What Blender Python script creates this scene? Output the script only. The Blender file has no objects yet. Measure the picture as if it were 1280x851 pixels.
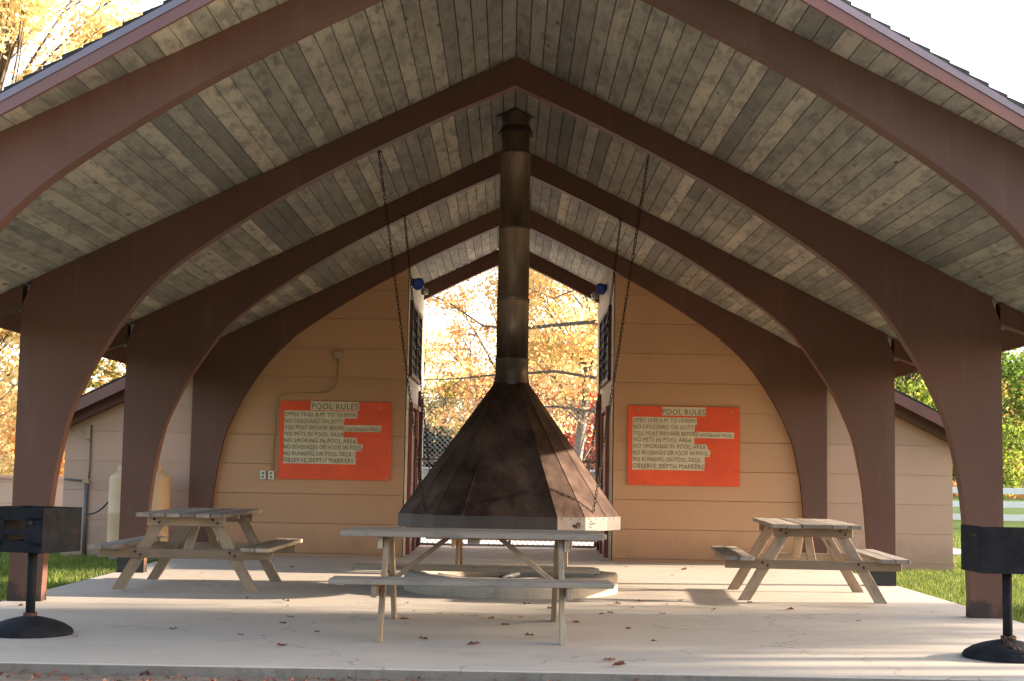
import bpy, math, random
from mathutils import Vector, Matrix
random.seed(7)
R = random.Random(11)
sc = bpy.context.scene
C = sc.collection
PI = math.pi

# ------------------------------------------------------------------ camera, world, sun, exposure
F_PX, PITCH, ROLL, YAW = 1816.27, 0.0890, 0.0179, 0.0010
def cam_dir(u, v, w):
    c, s = math.cos(-ROLL), math.sin(-ROLL)
    X, dn = u*c - v*s, u*s + v*c
    up, fw = -dn, w
    c, s = math.cos(PITCH), math.sin(PITCH)
    y, z = fw*c - up*s, fw*s + up*c
    c, s = math.cos(YAW), math.sin(YAW)
    return Vector((X*c + y*s, y*c - X*s, z))
cam = bpy.data.objects.new('camera', bpy.data.cameras.new('camera'))
C.objects.link(cam)
rt, dn_, fw_ = cam_dir(1, 0, 0), cam_dir(0, 1, 0), cam_dir(0, 0, 1)
m = Matrix((rt, -dn_, -fw_)).transposed().to_4x4()
m.translation = Vector((-0.004, 0, 1.22))
cam.matrix_world = m
cam.data.sensor_width = 36
cam.data.lens = F_PX/1280*36
cam.data.clip_start = 0.1
cam.data.clip_end = 2000
sc.camera = cam

SUN_EL, SUN_AZ = math.radians(13.6), math.radians(8.0)   # azimuth measured from +X towards +Y
w = bpy.data.worlds.new("World"); sc.world = w; w.use_nodes = True
nt = w.node_tree
bg = nt.nodes['Background']
sky = nt.nodes.new('ShaderNodeTexSky'); sky.sky_type = 'NISHITA'; sky.sun_disc = False
sky.sun_elevation = SUN_EL; sky.sun_rotation = PI/2 - SUN_AZ
sky.dust_density = 2.0; sky.air_density = 1.0; sky.ozone_density = 1.0
# thin bright veil of high haze over the sun's half of the sky
tc_ = nt.nodes.new('ShaderNodeTexCoord'); dp = nt.nodes.new('ShaderNodeVectorMath'); dp.operation = 'DOT_PRODUCT'
nt.links.new(tc_.outputs['Generated'], dp.inputs[0]); dp.inputs[1].default_value = (.45, .89, .1)
mr_ = nt.nodes.new('ShaderNodeMapRange'); mr_.interpolation_type = 'SMOOTHSTEP'
for i_, v_ in ((1, -.1), (2, .85), (3, .10), (4, 2.3)): mr_.inputs[i_].default_value = v_
nt.links.new(dp.outputs['Value'], mr_.inputs[0])
ad_ = nt.nodes.new('ShaderNodeMix'); ad_.data_type = 'RGBA'; ad_.blend_type = 'ADD'; ad_.inputs[0].default_value = 1
vc_ = nt.nodes.new('ShaderNodeVectorMath'); vc_.operation = 'SCALE'; vc_.inputs[0].default_value = (1.0, .97, .96)
nt.links.new(mr_.outputs[0], vc_.inputs['Scale'])
nt.links.new(sky.outputs[0], ad_.inputs[6]); nt.links.new(vc_.outputs[0], ad_.inputs[7])
nt.links.new(ad_.outputs[2], bg.inputs[0])
bg.inputs[1].default_value = 0.15
sd = bpy.data.lights.new('sun', 'SUN'); sd.energy = 5.0; sd.angle = math.radians(0.53); sd.color = (1, .86, .66)
so = bpy.data.objects.new('sun', sd); C.objects.link(so)
sdir = Vector((math.cos(SUN_EL)*math.cos(SUN_AZ), math.cos(SUN_EL)*math.sin(SUN_AZ), math.sin(SUN_EL)))
so.rotation_euler = sdir.to_track_quat('Z', 'Y').to_euler()
so.location = (20, 3, 12)
sc.view_settings.view_transform = 'Standard'
sc.view_settings.look = 'None'
sc.view_settings.exposure = 2.12
sc.view_settings.gamma = 1
sc.render.engine = 'CYCLES'

# ------------------------------------------------------------------ materials
def new_mat(name):
    mt = bpy.data.materials.new(name); mt.use_nodes = True
    return mt, mt.node_tree, mt.node_tree.nodes['Principled BSDF']
def nd(t, typ, **kw):
    n = t.nodes.new(typ)
    for k, v in kw.items(): setattr(n, k, v)
    return n
def ramp(t, fac, stops):
    r = nd(t, 'ShaderNodeValToRGB'); e = r.color_ramp.elements
    while len(e) < len(stops): e.new(.5)
    for i, (p, c) in enumerate(stops):
        e[i].position = p; e[i].color = (c[0], c[1], c[2], 1)
    t.links.new(fac, r.inputs[0]); return r.outputs[0]
def noise(t, vec, scale, detail=4, rough=.55):
    n = nd(t, 'ShaderNodeTexNoise'); n.inputs['Scale'].default_value = scale
    n.inputs['Detail'].default_value = detail; n.inputs['Roughness'].default_value = rough
    if vec is not None: t.links.new(vec, n.inputs['Vector'])
    return n.outputs['Fac']
def mapping(t, vec, sc_):
    mp = nd(t, 'ShaderNodeMapping'); mp.inputs['Scale'].default_value = sc_
    t.links.new(vec, mp.inputs['Vector']); return mp.outputs[0]
def mixc(t, fac, a, b, mode='MIX'):
    mx = nd(t, 'ShaderNodeMix', data_type='RGBA', blend_type=mode)
    for i, v in ((0, fac), (6, a), (7, b)):
        if isinstance(v, (int, float)): mx.inputs[i].default_value = v
        elif isinstance(v, (tuple, list)): mx.inputs[i].default_value = (*v, 1)
        else: t.links.new(v, mx.inputs[i])
    return mx.outputs[2]
def math_(t, op, a, b=None, c=None):
    n = nd(t, 'ShaderNodeMath', operation=op)
    for i, v in enumerate((a, b, c)):
        if v is None: continue
        if isinstance(v, (int, float)): n.inputs[i].default_value = v
        else: t.links.new(v, n.inputs[i])
    return n.outputs[0]
def bump(t, p, h, strength=.3, dist=.01):
    b = nd(t, 'ShaderNodeBump'); b.inputs['Strength'].default_value = strength; b.inputs['Distance'].default_value = dist
    t.links.new(h, b.inputs['Height']); t.links.new(b.outputs[0], p.inputs['Normal'])
def coord(t, which='Object'):
    return nd(t, 'ShaderNodeTexCoord').outputs[which]
def attr(t, name, out='Fac'):
    a = nd(t, 'ShaderNodeAttribute'); a.attribute_name = name; return a.outputs[out]
def geo_pos(t): return nd(t, 'ShaderNodeNewGeometry').outputs['Position']

def paint(name, col, rough=.6, var=.12, scale=3, bscale=60, bstr=.08, metal=0, dirt=None, spec=.5):
    mt, t, p = new_mat(name)
    g = geo_pos(t)
    n1 = noise(t, g, scale, 5)
    dk = tuple(c*(1-var) for c in col); lt = tuple(min(1, c*(1+var)) for c in col)
    c_ = ramp(t, n1, [(.3, dk), (.7, lt)])
    if dirt:
        n2 = noise(t, g, dirt[1], 6, .7)
        fac = ramp(t, n2, [(dirt[2], (0, 0, 0)), (dirt[2]+.12, (1, 1, 1))])
        c_ = mixc(t, fac, c_, dirt[0])
    t.links.new(c_, p.inputs['Base Color'])
    p.inputs['Roughness'].default_value = rough; p.inputs['Metallic'].default_value = metal
    p.inputs['Specular IOR Level'].default_value = spec
    bump(t, p, noise(t, g, bscale, 3), bstr, .01)
    return mt

def wood(name, stops, knots=(.05, .035, .02), rough=.8, soot=False, kthr=.70):
    """weathered boards: grain runs along the first grain coordinate"""
    mt, t, p = new_mat(name)
    gc = attr(t, 'gc', 'Vector'); rnd = attr(t, 'rnd')
    grain = noise(t, mapping(t, gc, (1.2, 22, 22)), 2.2, 6, .65)
    blot = noise(t, mapping(t, gc, (1.0, 3.2, 3.2)), 1.6, 4, .6)
    f = math_(t, 'MULTIPLY_ADD', rnd, .44, .03)
    f = math_(t, 'ADD', f, math_(t, 'MULTIPLY', grain, .28))
    f = math_(t, 'ADD', f, math_(t, 'MULTIPLY', blot, .30))
    col = ramp(t, f, stops)
    # knots
    v = nd(t, 'ShaderNodeTexVoronoi', feature='F1'); v.inputs['Scale'].default_value = 1.0
    t.links.new(mapping(t, gc, (1.7, 5.5, 5.5)), v.inputs['Vector'])
    kn = ramp(t, v.outputs['Distance'], [(.05, (1, 1, 1)), (.12, (0, 0, 0))])
    kk = noise(t, mapping(t, gc, (.8, 2.5, 2.5)), 1.1, 1)
    kf = math_(t, 'MULTIPLY', kn, ramp(t, kk, [(.38, (0, 0, 0)), (.43, (.85, .85, .85))]))
    col = mixc(t, kf, col, knots)
    # dark weather streaks
    st = noise(t, mapping(t, gc, (2.0, 9, 9)), 1.3, 5, .7)
    sf = ramp(t, st, [(kthr-.12, (0, 0, 0)), (kthr+.03, (.65, .65, .65))])
    col = mixc(t, sf, col, knots)
    bl = noise(t, mapping(t, gc, (1.5, 4.5, 4.5)), 2.3, 5, .65)
    col = mixc(t, ramp(t, bl, [(.48, (0, 0, 0)), (.62, (.6, .6, .6))]), col, tuple(c_*k_ for c_, k_ in zip(stops[1][1], (.62, .66, .74))))
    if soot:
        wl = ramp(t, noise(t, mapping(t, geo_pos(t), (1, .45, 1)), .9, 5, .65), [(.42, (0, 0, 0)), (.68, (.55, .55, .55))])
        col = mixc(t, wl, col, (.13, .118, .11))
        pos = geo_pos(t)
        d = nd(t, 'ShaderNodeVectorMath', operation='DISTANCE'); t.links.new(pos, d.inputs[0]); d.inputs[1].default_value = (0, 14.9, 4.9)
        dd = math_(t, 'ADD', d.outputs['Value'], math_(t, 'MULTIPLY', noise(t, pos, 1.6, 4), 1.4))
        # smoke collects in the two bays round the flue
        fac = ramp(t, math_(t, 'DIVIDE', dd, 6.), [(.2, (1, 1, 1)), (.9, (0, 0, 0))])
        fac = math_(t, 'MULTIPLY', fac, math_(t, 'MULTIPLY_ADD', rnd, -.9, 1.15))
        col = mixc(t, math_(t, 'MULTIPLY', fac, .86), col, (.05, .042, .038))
    t.links.new(col, p.inputs['Base Color'])
    p.inputs['Roughness'].default_value = rough
    p.inputs['Specular IOR Level'].default_value = .25
    bump(t, p, grain, .35, .004)
    return mt

M = {}
M['frame'] = paint('brown_frame_paint', (.118, .054, .040), .55, .16, 1.3, 90, .06, spec=.3)
def frame_mat():
    mt = paint('brown_frame_paint_worn', (.125, .056, .041), .55, .13, 1.1, 90, .06, spec=.3)
    t = mt.node_tree; p = t.nodes['Principled BSDF']; src = p.inputs['Base Color'].links[0].from_socket
    g = geo_pos(t); z = nd(t, 'ShaderNodeSeparateXYZ'); t.links.new(g, z.inputs[0])
    hgt = math_(t, 'ADD', z.outputs[2], math_(t, 'MULTIPLY', noise(t, g, 5, 5, .7), -.55))
    mr = nd(t, 'ShaderNodeMapRange')
    for i, v in ((1, -.22), (2, -.12), (3, .85), (4, 0)): mr.inputs[i].default_value = v
    t.links.new(hgt, mr.inputs[0])
    c1 = mixc(t, mr.outputs[0], src, (.018, .014, .013))
    dr = noise(t, mapping(t, g, (5, 5, .6)), 1.5, 5, .65)
    c2 = mixc(t, ramp(t, dr, [(.55, (0, 0, 0)), (.75, (.3, .3, .3))]), c1, (.20, .12, .095))
    sc_ = noise(t, g, 26, 4, .7)
    c3 = mixc(t, ramp(t, sc_, [(.70, (0, 0, 0)), (.74, (.35, .35, .35))]), c2, (.06, .03, .025))
    t.links.new(c3, p.inputs['Base Color']); return mt
M['frame'] = frame_mat()
M['fascia'] = paint('fascia_paint', (.17, .055, .045), .35, .15, 2, 40, .04, spec=.5)
M['ceiling'] = wood('grey_ceiling_boards', [(.14, (.12, .112, .105)), (.36, (.26, .245, .22)), (.56, (.42, .385, .33)), (.8, (.62, .54, .44))], (.075, .06, .055), .85, True, .68)
M['table'] = wood('weathered_table_wood', [(.15, (.11, .088, .078)), (.45, (.235, .19, .16)), (.8, (.40, .325, .265))], (.06, .045, .04), .8, False, .74)
M['tableleg'] = wood('tan_leg_wood', [(.15, (.17, .112, .075)), (.45, (.30, .21, .145)), (.8, (.43, .325, .24))], (.07, .04, .02), .8, False, .8)
M['drip'] = paint('lavender_grey_drip_edge', (.20, .15, .20), .35, .1, 3, 40, .04)
M['shingle'] = paint('asphalt_shingle', (.035, .032, .036), .95, .3, 8, 200, .5)
M['concrete'] = None
M['black'] = paint('black_grill_metal', (.016, .016, .019), .85, .3, 9, 120, .3, metal=.0, dirt=((.045, .024, .016), 5, .6), spec=.15)
M['rust'] = paint('rusty_metal', (.075, .028, .016), .8, .3, 9, 100, .3)
M['chain'] = paint('dark_chain_steel', (.035, .022, .017), .55, .3, 20, 100, .1, metal=.7)
M['bolt'] = paint('rusty_bolt', (.05, .03, .022), .6, .2, 20)
M['white'] = paint('white_fence_paint', (.78, .78, .78), .6, .05, 4)
M['redbrown'] = paint('red_brown_door_paint', (.26, .07, .05), .5, .12, 4)
M['glassdark'] = paint('dark_screen', (.012, .014, .022), .7, .2, 6, spec=.1)
M['conduit'] = paint('conduit_paint', (.42, .27, .17), .55, .08, 6)
M['conduit_grey'] = paint('grey_conduit', (.12, .105, .10), .5, .15, 6)
M['plate'] = paint('white_outlet_plate', (.62, .58, .5), .4, .05, 9)
M['galv'] = paint('galvanised_steel', (.42, .43, .46), .42, .15, 6, metal=.8)
M['tank'] = paint('cream_tank_paint', (.58, .37, .22), .7, .08, 4, dirt=((.30, .2, .12), 3, .72))
M['blue'] = paint('blue_lamp_housing', (.02, .06, .42), .35, .1, 8)
M['silver'] = paint('silver_reflector', (.5, .5, .52), .3, .1, 8, metal=.8)
M['sand'] = paint('pit_ash', (.12, .105, .09), .95, .5, 9, 70, .6)
M['rubber'] = paint('black_rubber', (.015, .015, .015), .6)
M['greyroof'] = paint('grey_far_roof', (.07, .075, .09), .8, .1, 2)
M['farwall'] = paint('far_wall', (.3, .25, .22), .8, .1, 2)

def concrete(name, c1, c2, cool, stainthr=.62):
    mt, t, p = new_mat(name)
    g = geo_pos(t)
    a = noise(t, g, .55, 6, .6); b = noise(t, g, 5, 6, .7); sp = noise(t, g, 70, 3, .6)
    streak = noise(t, mapping(t, g, (.35, 2.2, 1)), 1.2, 5, .6)
    col = ramp(t, a, [(.3, c1), (.72, c2)])
    col = mixc(t, ramp(t, streak, [(.4, (0, 0, 0)), (.7, (.5, .5, .5))]), col, cool)
    col = mixc(t, ramp(t, b, [(stainthr, (0, 0, 0)), (stainthr+.14, (.45, .45, .45))]), col, tuple(c*.55 for c in c1))
    col = mixc(t, ramp(t, sp, [(.36, (.32, .32, .32)), (.5, (0, 0, 0))]), col, tuple(c*.6 for c in c1))
    if name == 'slab_concrete':
        d = nd(t, 'ShaderNodeVectorMath', operation='DISTANCE'); t.links.new(g, d.inputs[0]); d.inputs[1].default_value = (.04, 15.12, 0)
        rr = math_(t, 'ADD', d.outputs['Value'], math_(t, 'MULTIPLY', noise(t, g, 2.5, 6, .7), -1.4))
        mr = nd(t, 'ShaderNodeMapRange')
        for i, v in ((1, .35), (2, 1.1), (3, .55), (4, 0)): mr.inputs[i].default_value = v
        t.links.new(rr, mr.inputs[0]); col = mixc(t, mr.outputs[0], col, (.20, .165, .14))
        wv = nd(t, 'ShaderNodeTexVoronoi', feature='DISTANCE_TO_EDGE'); wv.inputs['Scale'].default_value = .32
        wp = nd(t, 'ShaderNodeVectorMath', operation='ADD'); t.links.new(g, wp.inputs[0])
        nn = nd(t, 'ShaderNodeTexNoise'); nn.inputs['Scale'].default_value = 1.7; nn.inputs['Detail'].default_value = 5; t.links.new(g, nn.inputs['Vector'])
        t.links.new(nn.outputs['Color'], wp.inputs[1]); t.links.new(wp.outputs[0], wv.inputs['Vector'])
        col = mixc(t, ramp(t, wv.outputs['Distance'], [(.0, (.55, .55, .55)), (.0035, (0, 0, 0))]), col, (.12, .10, .085))
        bs = noise(t, g, 1.6, 6, .72)
        col = mixc(t, ramp(t, bs, [(.55, (0, 0, 0)), (.72, (.5, .5, .5))]), col, (.27, .225, .19))
    t.links.new(col, p.inputs['Base Color']); p.inputs['Roughness'].default_value = .85
    p.inputs['Specular IOR Level'].default_value = .3
    bump(t, p, sp, .25, .003)
    return mt
M['concrete'] = concrete('slab_concrete', (.44, .365, .305), (.54, .455, .385), (.44, .39, .355))
M['kerbface'] = concrete('slab_edge_concrete', (.18, .145, .12), (.25, .21, .175), (.16, .14, .13), .5)
M['pit'] = concrete('pit_concrete', (.30, .24, .19), (.40, .33, .26), (.22, .18, .15), .5)
M['deck'] = concrete('pool_deck_concrete', (.5, .48, .47), (.6, .58, .56), (.5, .5, .5))

def siding(name, col):
    mt, t, p = new_mat(name)
    g = geo_pos(t); rnd = attr(t, 'rnd')
    a = noise(t, mapping(t, g, (1, 1, .6)), .9, 5, .6); dr = noise(t, mapping(t, g, (6, 6, .5)), 1.6, 5, .6)
    f = math_(t, 'ADD', math_(t, 'MULTIPLY', a, .7), math_(t, 'MULTIPLY', rnd, .3))
    c_ = ramp(t, f, [(.25, tuple(c*.88 for c in col)), (.7, tuple(c*1.06 for c in col))])
    c_ = mixc(t, ramp(t, dr, [(.62, (0, 0, 0)), (.8, (.22, .22, .22))]), c_, tuple(c*.6 for c in col))
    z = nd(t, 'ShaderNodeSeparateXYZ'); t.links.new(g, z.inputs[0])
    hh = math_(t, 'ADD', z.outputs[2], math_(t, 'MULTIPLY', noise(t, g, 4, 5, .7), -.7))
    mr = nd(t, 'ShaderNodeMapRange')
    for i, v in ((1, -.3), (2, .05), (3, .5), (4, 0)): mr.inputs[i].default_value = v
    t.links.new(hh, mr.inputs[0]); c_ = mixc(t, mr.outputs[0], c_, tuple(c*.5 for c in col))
    t.links.new(c_, p.inputs['Base Color']); p.inputs['Roughness'].default_value = .6
    p.inputs['Specular IOR Level'].default_value = .3
    bump(t, p, noise(t, g, 55, 4), .12, .006)
    return mt
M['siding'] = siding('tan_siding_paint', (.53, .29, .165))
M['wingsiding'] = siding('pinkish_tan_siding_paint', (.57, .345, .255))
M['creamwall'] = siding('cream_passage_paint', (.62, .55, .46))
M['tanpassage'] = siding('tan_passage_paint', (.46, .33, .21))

def hood_mat(name='dark_rusty_hood_metal', coat=.95):
    mt, t, p = new_mat(name)
    g = geo_pos(t); rnd = attr(t, 'rnd')
    a = noise(t, g, 2.2, 7, .65); b = noise(t, mapping(t, g, (5, 5, 1.0)), 1.7, 6, .7)
    f = math_(t, 'ADD', math_(t, 'MULTIPLY', a, .6), math_(t, 'MULTIPLY', b, .3))
    f = math_(t, 'ADD', f, math_(t, 'MULTIPLY_ADD', rnd, .16, -.04))
    c_ = ramp(t, f, [(.30, (.035, .028, .028)), (.45, (.10, .062, .052)), (.60, (.19, .125, .10)), (.8, (.27, .20, .16))])
    if coat < .5: c_ = mixc(t, 1.0, c_, (.30, .22, .20), 'MULTIPLY')
    t.links.new(c_, p.inputs['Base Color'])
    p.inputs['Metallic'].default_value = coat
    r = ramp(t, a, [(.3, (.44, .44, .44)), (.7, (.55, .55, .55))]); t.links.new(r, p.inputs['Roughness'])
    bump(t, p, noise(t, g, 9, 4), .10, .02)
    return mt
M['hood'] = hood_mat()
M['skirt'] = hood_mat('dark_rusty_skirt_metal', .0)
def pipe_mat():
    mt, t, p = new_mat('sooty_brown_flue_metal')
    g = geo_pos(t); z = nd(t, 'ShaderNodeSeparateXYZ'); t.links.new(g, z.inputs[0])
    a = noise(t, mapping(t, g, (3, 3, 1.2)), 1.8, 6, .65)
    s = noise(t, mapping(t, g, (9, 9, .7)), 2.0, 5, .7)
    c_ = ramp(t, math_(t, 'ADD', math_(t, 'MULTIPLY', a, .5), math_(t, 'MULTIPLY', s, .5)), [(.3, (.09, .058, .045)), (.55, (.22, .14, .10)), (.75, (.36, .25, .18))])
    # soot-blackened lowest length, stained by the fire
    sf = ramp(t, math_(t, 'ADD', z.outputs[2], math_(t, 'MULTIPLY', s, .5)), [(0, (1, 1, 1)), (1, (0, 0, 0))])
    mr = nd(t, 'ShaderNodeMapRange'); mr.inputs[1].default_value = 2.5; mr.inputs[2].default_value = 2.85; mr.inputs[3].default_value = .8; mr.inputs[4].default_value = 0
    t.links.new(math_(t, 'ADD', z.outputs[2], math_(t, 'MULTIPLY', s, .35)), mr.inputs[0])
    c_ = mixc(t, mr.outputs[0], c_, (.02, .014, .012))
    t.links.new(c_, p.inputs['Base Color']); p.inputs['Metallic'].default_value = .55; p.inputs['Roughness'].default_value = .42
    bump(t, p, noise(t, g, 12, 4), .08, .01)
    return mt
M['pipe'] = pipe_mat()
def leaf_mat(name, stops, trans=.6, scale=.35):
    mt, t, p = new_mat(name)
    rnd = attr(t, 'rnd'); g = geo_pos(t)
    f = math_(t, 'ADD', math_(t, 'MULTIPLY', rnd, .55), math_(t, 'MULTIPLY', noise(t, g, scale, 3), .5))
    c_ = ramp(t, f, stops)
    t.links.new(c_, p.inputs['Base Color']); p.inputs['Roughness'].default_value = .6; p.inputs['Specular IOR Level'].default_value = .2
    tr = nd(t, 'ShaderNodeBsdfTranslucent'); t.links.new(c_, tr.inputs[0])
    mx = nd(t, 'ShaderNodeMixShader'); mx.inputs[0].default_value = trans
    t.links.new(p.outputs[0], mx.inputs[1]); t.links.new(tr.outputs[0], mx.inputs[2])
    t.links.new(mx.outputs[0], t.nodes['Material Output'].inputs[0])
    return mt
M['leaf_gold'] = leaf_mat('golden_autumn_leaves', [(.2, (.48, .28, .10)), (.5, (.74, .56, .27)), (.8, (.84, .74, .44))], .68)
M['leaf_orange'] = leaf_mat('orange_autumn_leaves', [(.2, (.40, .15, .06)), (.5, (.68, .38, .15)), (.8, (.78, .56, .27))], .68)
M['leaf_olive'] = leaf_mat('olive_yellow_leaves', [(.2, (.12, .12, .025)), (.5, (.28, .24, .05)), (.8, (.48, .36, .09))])
M['leaf_green'] = leaf_mat('yellow_green_leaves', [(.2, (.05, .10, .02)), (.5, (.13, .20, .035)), (.8, (.32, .36, .06))])
M['leaf_red'] = leaf_mat('scarlet_leaves', [(.2, (.30, .02, .01)), (.5, (.5, .04, .02)), (.8, (.55, .12, .04))])
M['leaf_dark'] = leaf_mat('dark_evergreen_leaves', [(.2, (.015, .03, .015)), (.5, (.03, .055, .03)), (.8, (.06, .08, .05))], .25)
M['leaf_litter'] = leaf_mat('fallen_leaf_brown', [(.2, (.09, .035, .028)), (.5, (.18, .065, .045)), (.8, (.28, .14, .09))], .1, 3)
M['bark'] = paint('grey_brown_bark', (.10, .075, .055), .9, .3, 4, 25, .6)
M['palebark'] = paint('pale_mottled_bark', (.17, .145, .13), .85, .35, 3, 25, .5)
M['blade'] = leaf_mat('grass_blades', [(.2, (.055, .10, .018)), (.5, (.13, .19, .03)), (.8, (.30, .30, .08))], .35, .8)

def lawn_mat():
    mt, t, p = new_mat('lawn'); g = geo_pos(t)
    a = noise(t, g, .3, 5); b = noise(t, g, 12, 5, .7)
    c_ = ramp(t, math_(t, 'ADD', math_(t, 'MULTIPLY', a, .5), math_(t, 'MULTIPLY', b, .5)), [(.3, (.035, .06, .015)), (.55, (.075, .12, .022)), (.72, (.15, .15, .045))])
    t.links.new(c_, p.inputs['Base Color']); p.inputs['Roughness'].default_value = 1; p.inputs['Specular IOR Level'].default_value = .1
    bump(t, p, b, .6, .03); return mt
M['lawn'] = lawn_mat()
M['dirt'] = paint('leaf_strewn_dirt', (.17, .12, .09), .95, .4, 6, 50, .5, dirt=((.28, .22, .18), 25, .55))
M['hill'] = paint('autumn_hillside', (.20, .10, .045), 1, .4, .12, 1, .5)

# ------------------------------------------------------------------ mesh builder
class MB:
    def __init__(s): s.v = []; s.f = []; s.gc = []; s.r = []; s.mi = []; s.sm = []
    def add(s, vs, fs, gc=None, rnd=None, mi=0, smooth=False):
        b = len(s.v); s.v += [tuple(v) for v in vs]
        off = R.uniform(0, 40)
        s.gc += [(g[0]+off, g[1]+off*.37, g[2]+off*.11) for g in (gc or vs)]
        r = R.random() if rnd is None else rnd
        s.r += [r]*len(vs)
        for f in fs: s.f.append(tuple(i+b for i in f)); s.mi.append(mi); s.sm.append(smooth)
    def box(s, c, d, rot=None, rnd=None, mi=0):
        c = Vector(c); hx, hy, hz = d[0]/2, d[1]/2, d[2]/2
        loc = [Vector((x, y, z)) for x in (-hx, hx) for y in (-hy, hy) for z in (-hz, hz)]
        ax = sorted(range(3), key=lambda i: -d[i])
        gc = [(p[ax[0]], p[ax[1]], p[ax[2]]) for p in loc]
        vs = [(rot @ p if rot else p) + c for p in loc]
        s.add(vs, [(0,1,3,2), (4,6,7,5), (0,4,5,1), (2,3,7,6), (0,2,6,4), (1,5,7,3)], gc, rnd, mi)
    def beam(s, p0, p1, w, t, up=(0, 0, 1), rnd=None, mi=0):
        p0, p1 = Vector(p0), Vector(p1); x = (p1-p0); L = x.length; x.normalize()
        y = Vector(up).cross(x).normalized(); z = x.cross(y)
        s.box((p0+p1)/2, (L, w, t), Matrix((x, y, z)).transposed(), rnd, mi)
    def tube(s, pts, rad, n=8, mi=0, rnd=None, cap=True, smooth=True):
        pts = [Vector(p) for p in pts]
        if not isinstance(rad, (list, tuple)): rad = [rad]*len(pts)
        vs = []; gc = []; L = 0
        ref = None
        for i, p in enumerate(pts):
            d = (pts[min(i+1, len(pts)-1)] - pts[max(i-1, 0)]).normalized()
            if ref is None: ref = Vector((0, 0, 1)) if abs(d.z) < .9 else Vector((1, 0, 0))
            x = d.cross(ref).normalized(); y = d.cross(x); ref = x.cross(d)
            if i: L += (p-pts[i-1]).length
            for k in range(n):
                a = 2*PI*k/n
                vs.append(p + (x*math.cos(a)+y*math.sin(a))*rad[i]); gc.append((L, math.cos(a)*rad[i], math.sin(a)*rad[i]))
        fs = [(i*n+k, i*n+(k+1) % n, (i+1)*n+(k+1) % n, (i+1)*n+k) for i in range(len(pts)-1) for k in range(n)]
        if cap: fs += [tuple(range(n-1, -1, -1)), tuple((len(pts)-1)*n+k for k in range(n))]
        s.add(vs, fs, gc, rnd, mi, smooth)
    def lathe(s, c, prof, n=32, mi=0, rnd=None, smooth=True, a0=0):
        vs = [(c[0]+r*math.cos(a0+2*PI*k/n), c[1]+r*math.sin(a0+2*PI*k/n), c[2]+z) for r, z in prof for k in range(n)]
        fs = [(i*n+k, i*n+(k+1) % n, (i+1)*n+(k+1) % n, (i+1)*n+k) for i in range(len(prof)-1) for k in range(n)]
        s.add(vs, fs, None, rnd, mi, smooth)
    def build(s, name, mat, parent=None, bevel=0, loc=None):
        me = bpy.data.meshes.new(name); me.from_pydata(s.v, [], s.f)
        for mt in (mat if isinstance(mat, (list, tuple)) else [mat]): me.materials.append(mt)
        a = me.attributes.new('gc', 'FLOAT_VECTOR', 'POINT'); a.data.foreach_set('vector', [q for g in s.gc for q in g])
        a = me.attributes.new('rnd', 'FLOAT', 'POINT'); a.data.foreach_set('value', s.r)
        me.polygons.foreach_set('material_index', s.mi); me.polygons.foreach_set('use_smooth', s.sm)
        me.update()
        o = bpy.data.objects.new(name, me); C.objects.link(o)
        if parent: o.parent = parent
        if loc: o.location = loc
        if bevel:
            b = o.modifiers.new('bevel', 'BEVEL'); b.width = bevel; b.segments = 1; b.limit_method = 'ANGLE'; b.angle_limit = math.radians(50)
        return o
def tag(o, label=None, cat=None, group=None, kind=None):
    if label: o['label'] = label
    if cat: o['category'] = cat
    if group: o['group'] = group
    if kind: o['kind'] = kind
    return o
def empty(name, loc, label, cat, group=None, rz=0):
    o = bpy.data.objects.new(name, None); C.objects.link(o); o.location = loc; o.rotation_euler = (0, 0, rz)
    return tag(o, label, cat, group)
def local(o, mb):
    """shift a builder written in world metres into its thing's frame"""
    l = o.location; mb.v = [(x-l.x, y-l.y, z-l.z) for x, y, z in mb.v]; return mb
def copy_tree(o, parent=None):
    c = o.copy(); C.objects.link(c); c.parent = parent
    for ch in list(o.children): copy_tree(ch, c)
    return c

RIDGE, SL = 4.966, .4935
def roof(x): return RIDGE - SL*abs(x)
FY = [9.22, 12.95, 16.56, 20.10, 23.88]
HW = 4.39

# ------------------------------------------------------------------ ground, slab, deck
def sheet(name, x0, x1, y0, y1, z, mat, label=None):
    b = MB(); b.add([(x0, y0, z), (x1, y0, z), (x1, y1, z), (x0, y1, z)], [(0, 1, 2, 3)])
    return tag(b.build(name, mat), label, None, None, 'structure')
sheet('lawn', -400, 400, -60, 700, -.075, M['lawn'])
b = MB()
n = 60
for i in range(n):
    x0, x1 = -12+24*i/n, -12+24*(i+1)/n
    b.add([(x0, 2, -.062), (x1, 2, -.062), (x1, 9.1, -.062), (x0, 9.1, -.062)], [(0, 1, 2, 3)])
tag(b.build('dirt_strip', M['dirt']), kind='structure')
b = MB()
def slab_piece(x0, x1, y0, y1):
    b.box(((x0+x1)/2, (y0+y1)/2, -.1), (x1-x0, y1-y0, .2))
slab_piece(-4.43, 4.43, 9.035, 12.84)
slab_piece(-4.43, 4.43, 12.85, 20.19)
tag(b.build('concrete_slab', M['concrete'], bevel=.008), kind='structure')
b = MB(); x = -4.42
while x < 4.4:
    x1 = min(4.42, x+R.uniform(.05, .16)); j = R.uniform(0, .012); t_ = R.uniform(.006, .014)
    b.add([(x, 9.034, -.10), (x1, 9.034, -.10), (x1, 9.034, -.008), (x, 9.034, -.008), (x, 9.018-j, -.10), (x1, 9.018-j, -.10), (x1, 9.018-j*.4, -t_), (x, 9.018-j*.4, -t_)],
          [(4, 5, 6, 7), (7, 6, 2, 3), (0, 4, 7, 3), (5, 1, 2, 6)], rnd=.5); x = x1
tag(b.build('slab_edge', M['kerbface']), kind='structure')
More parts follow.
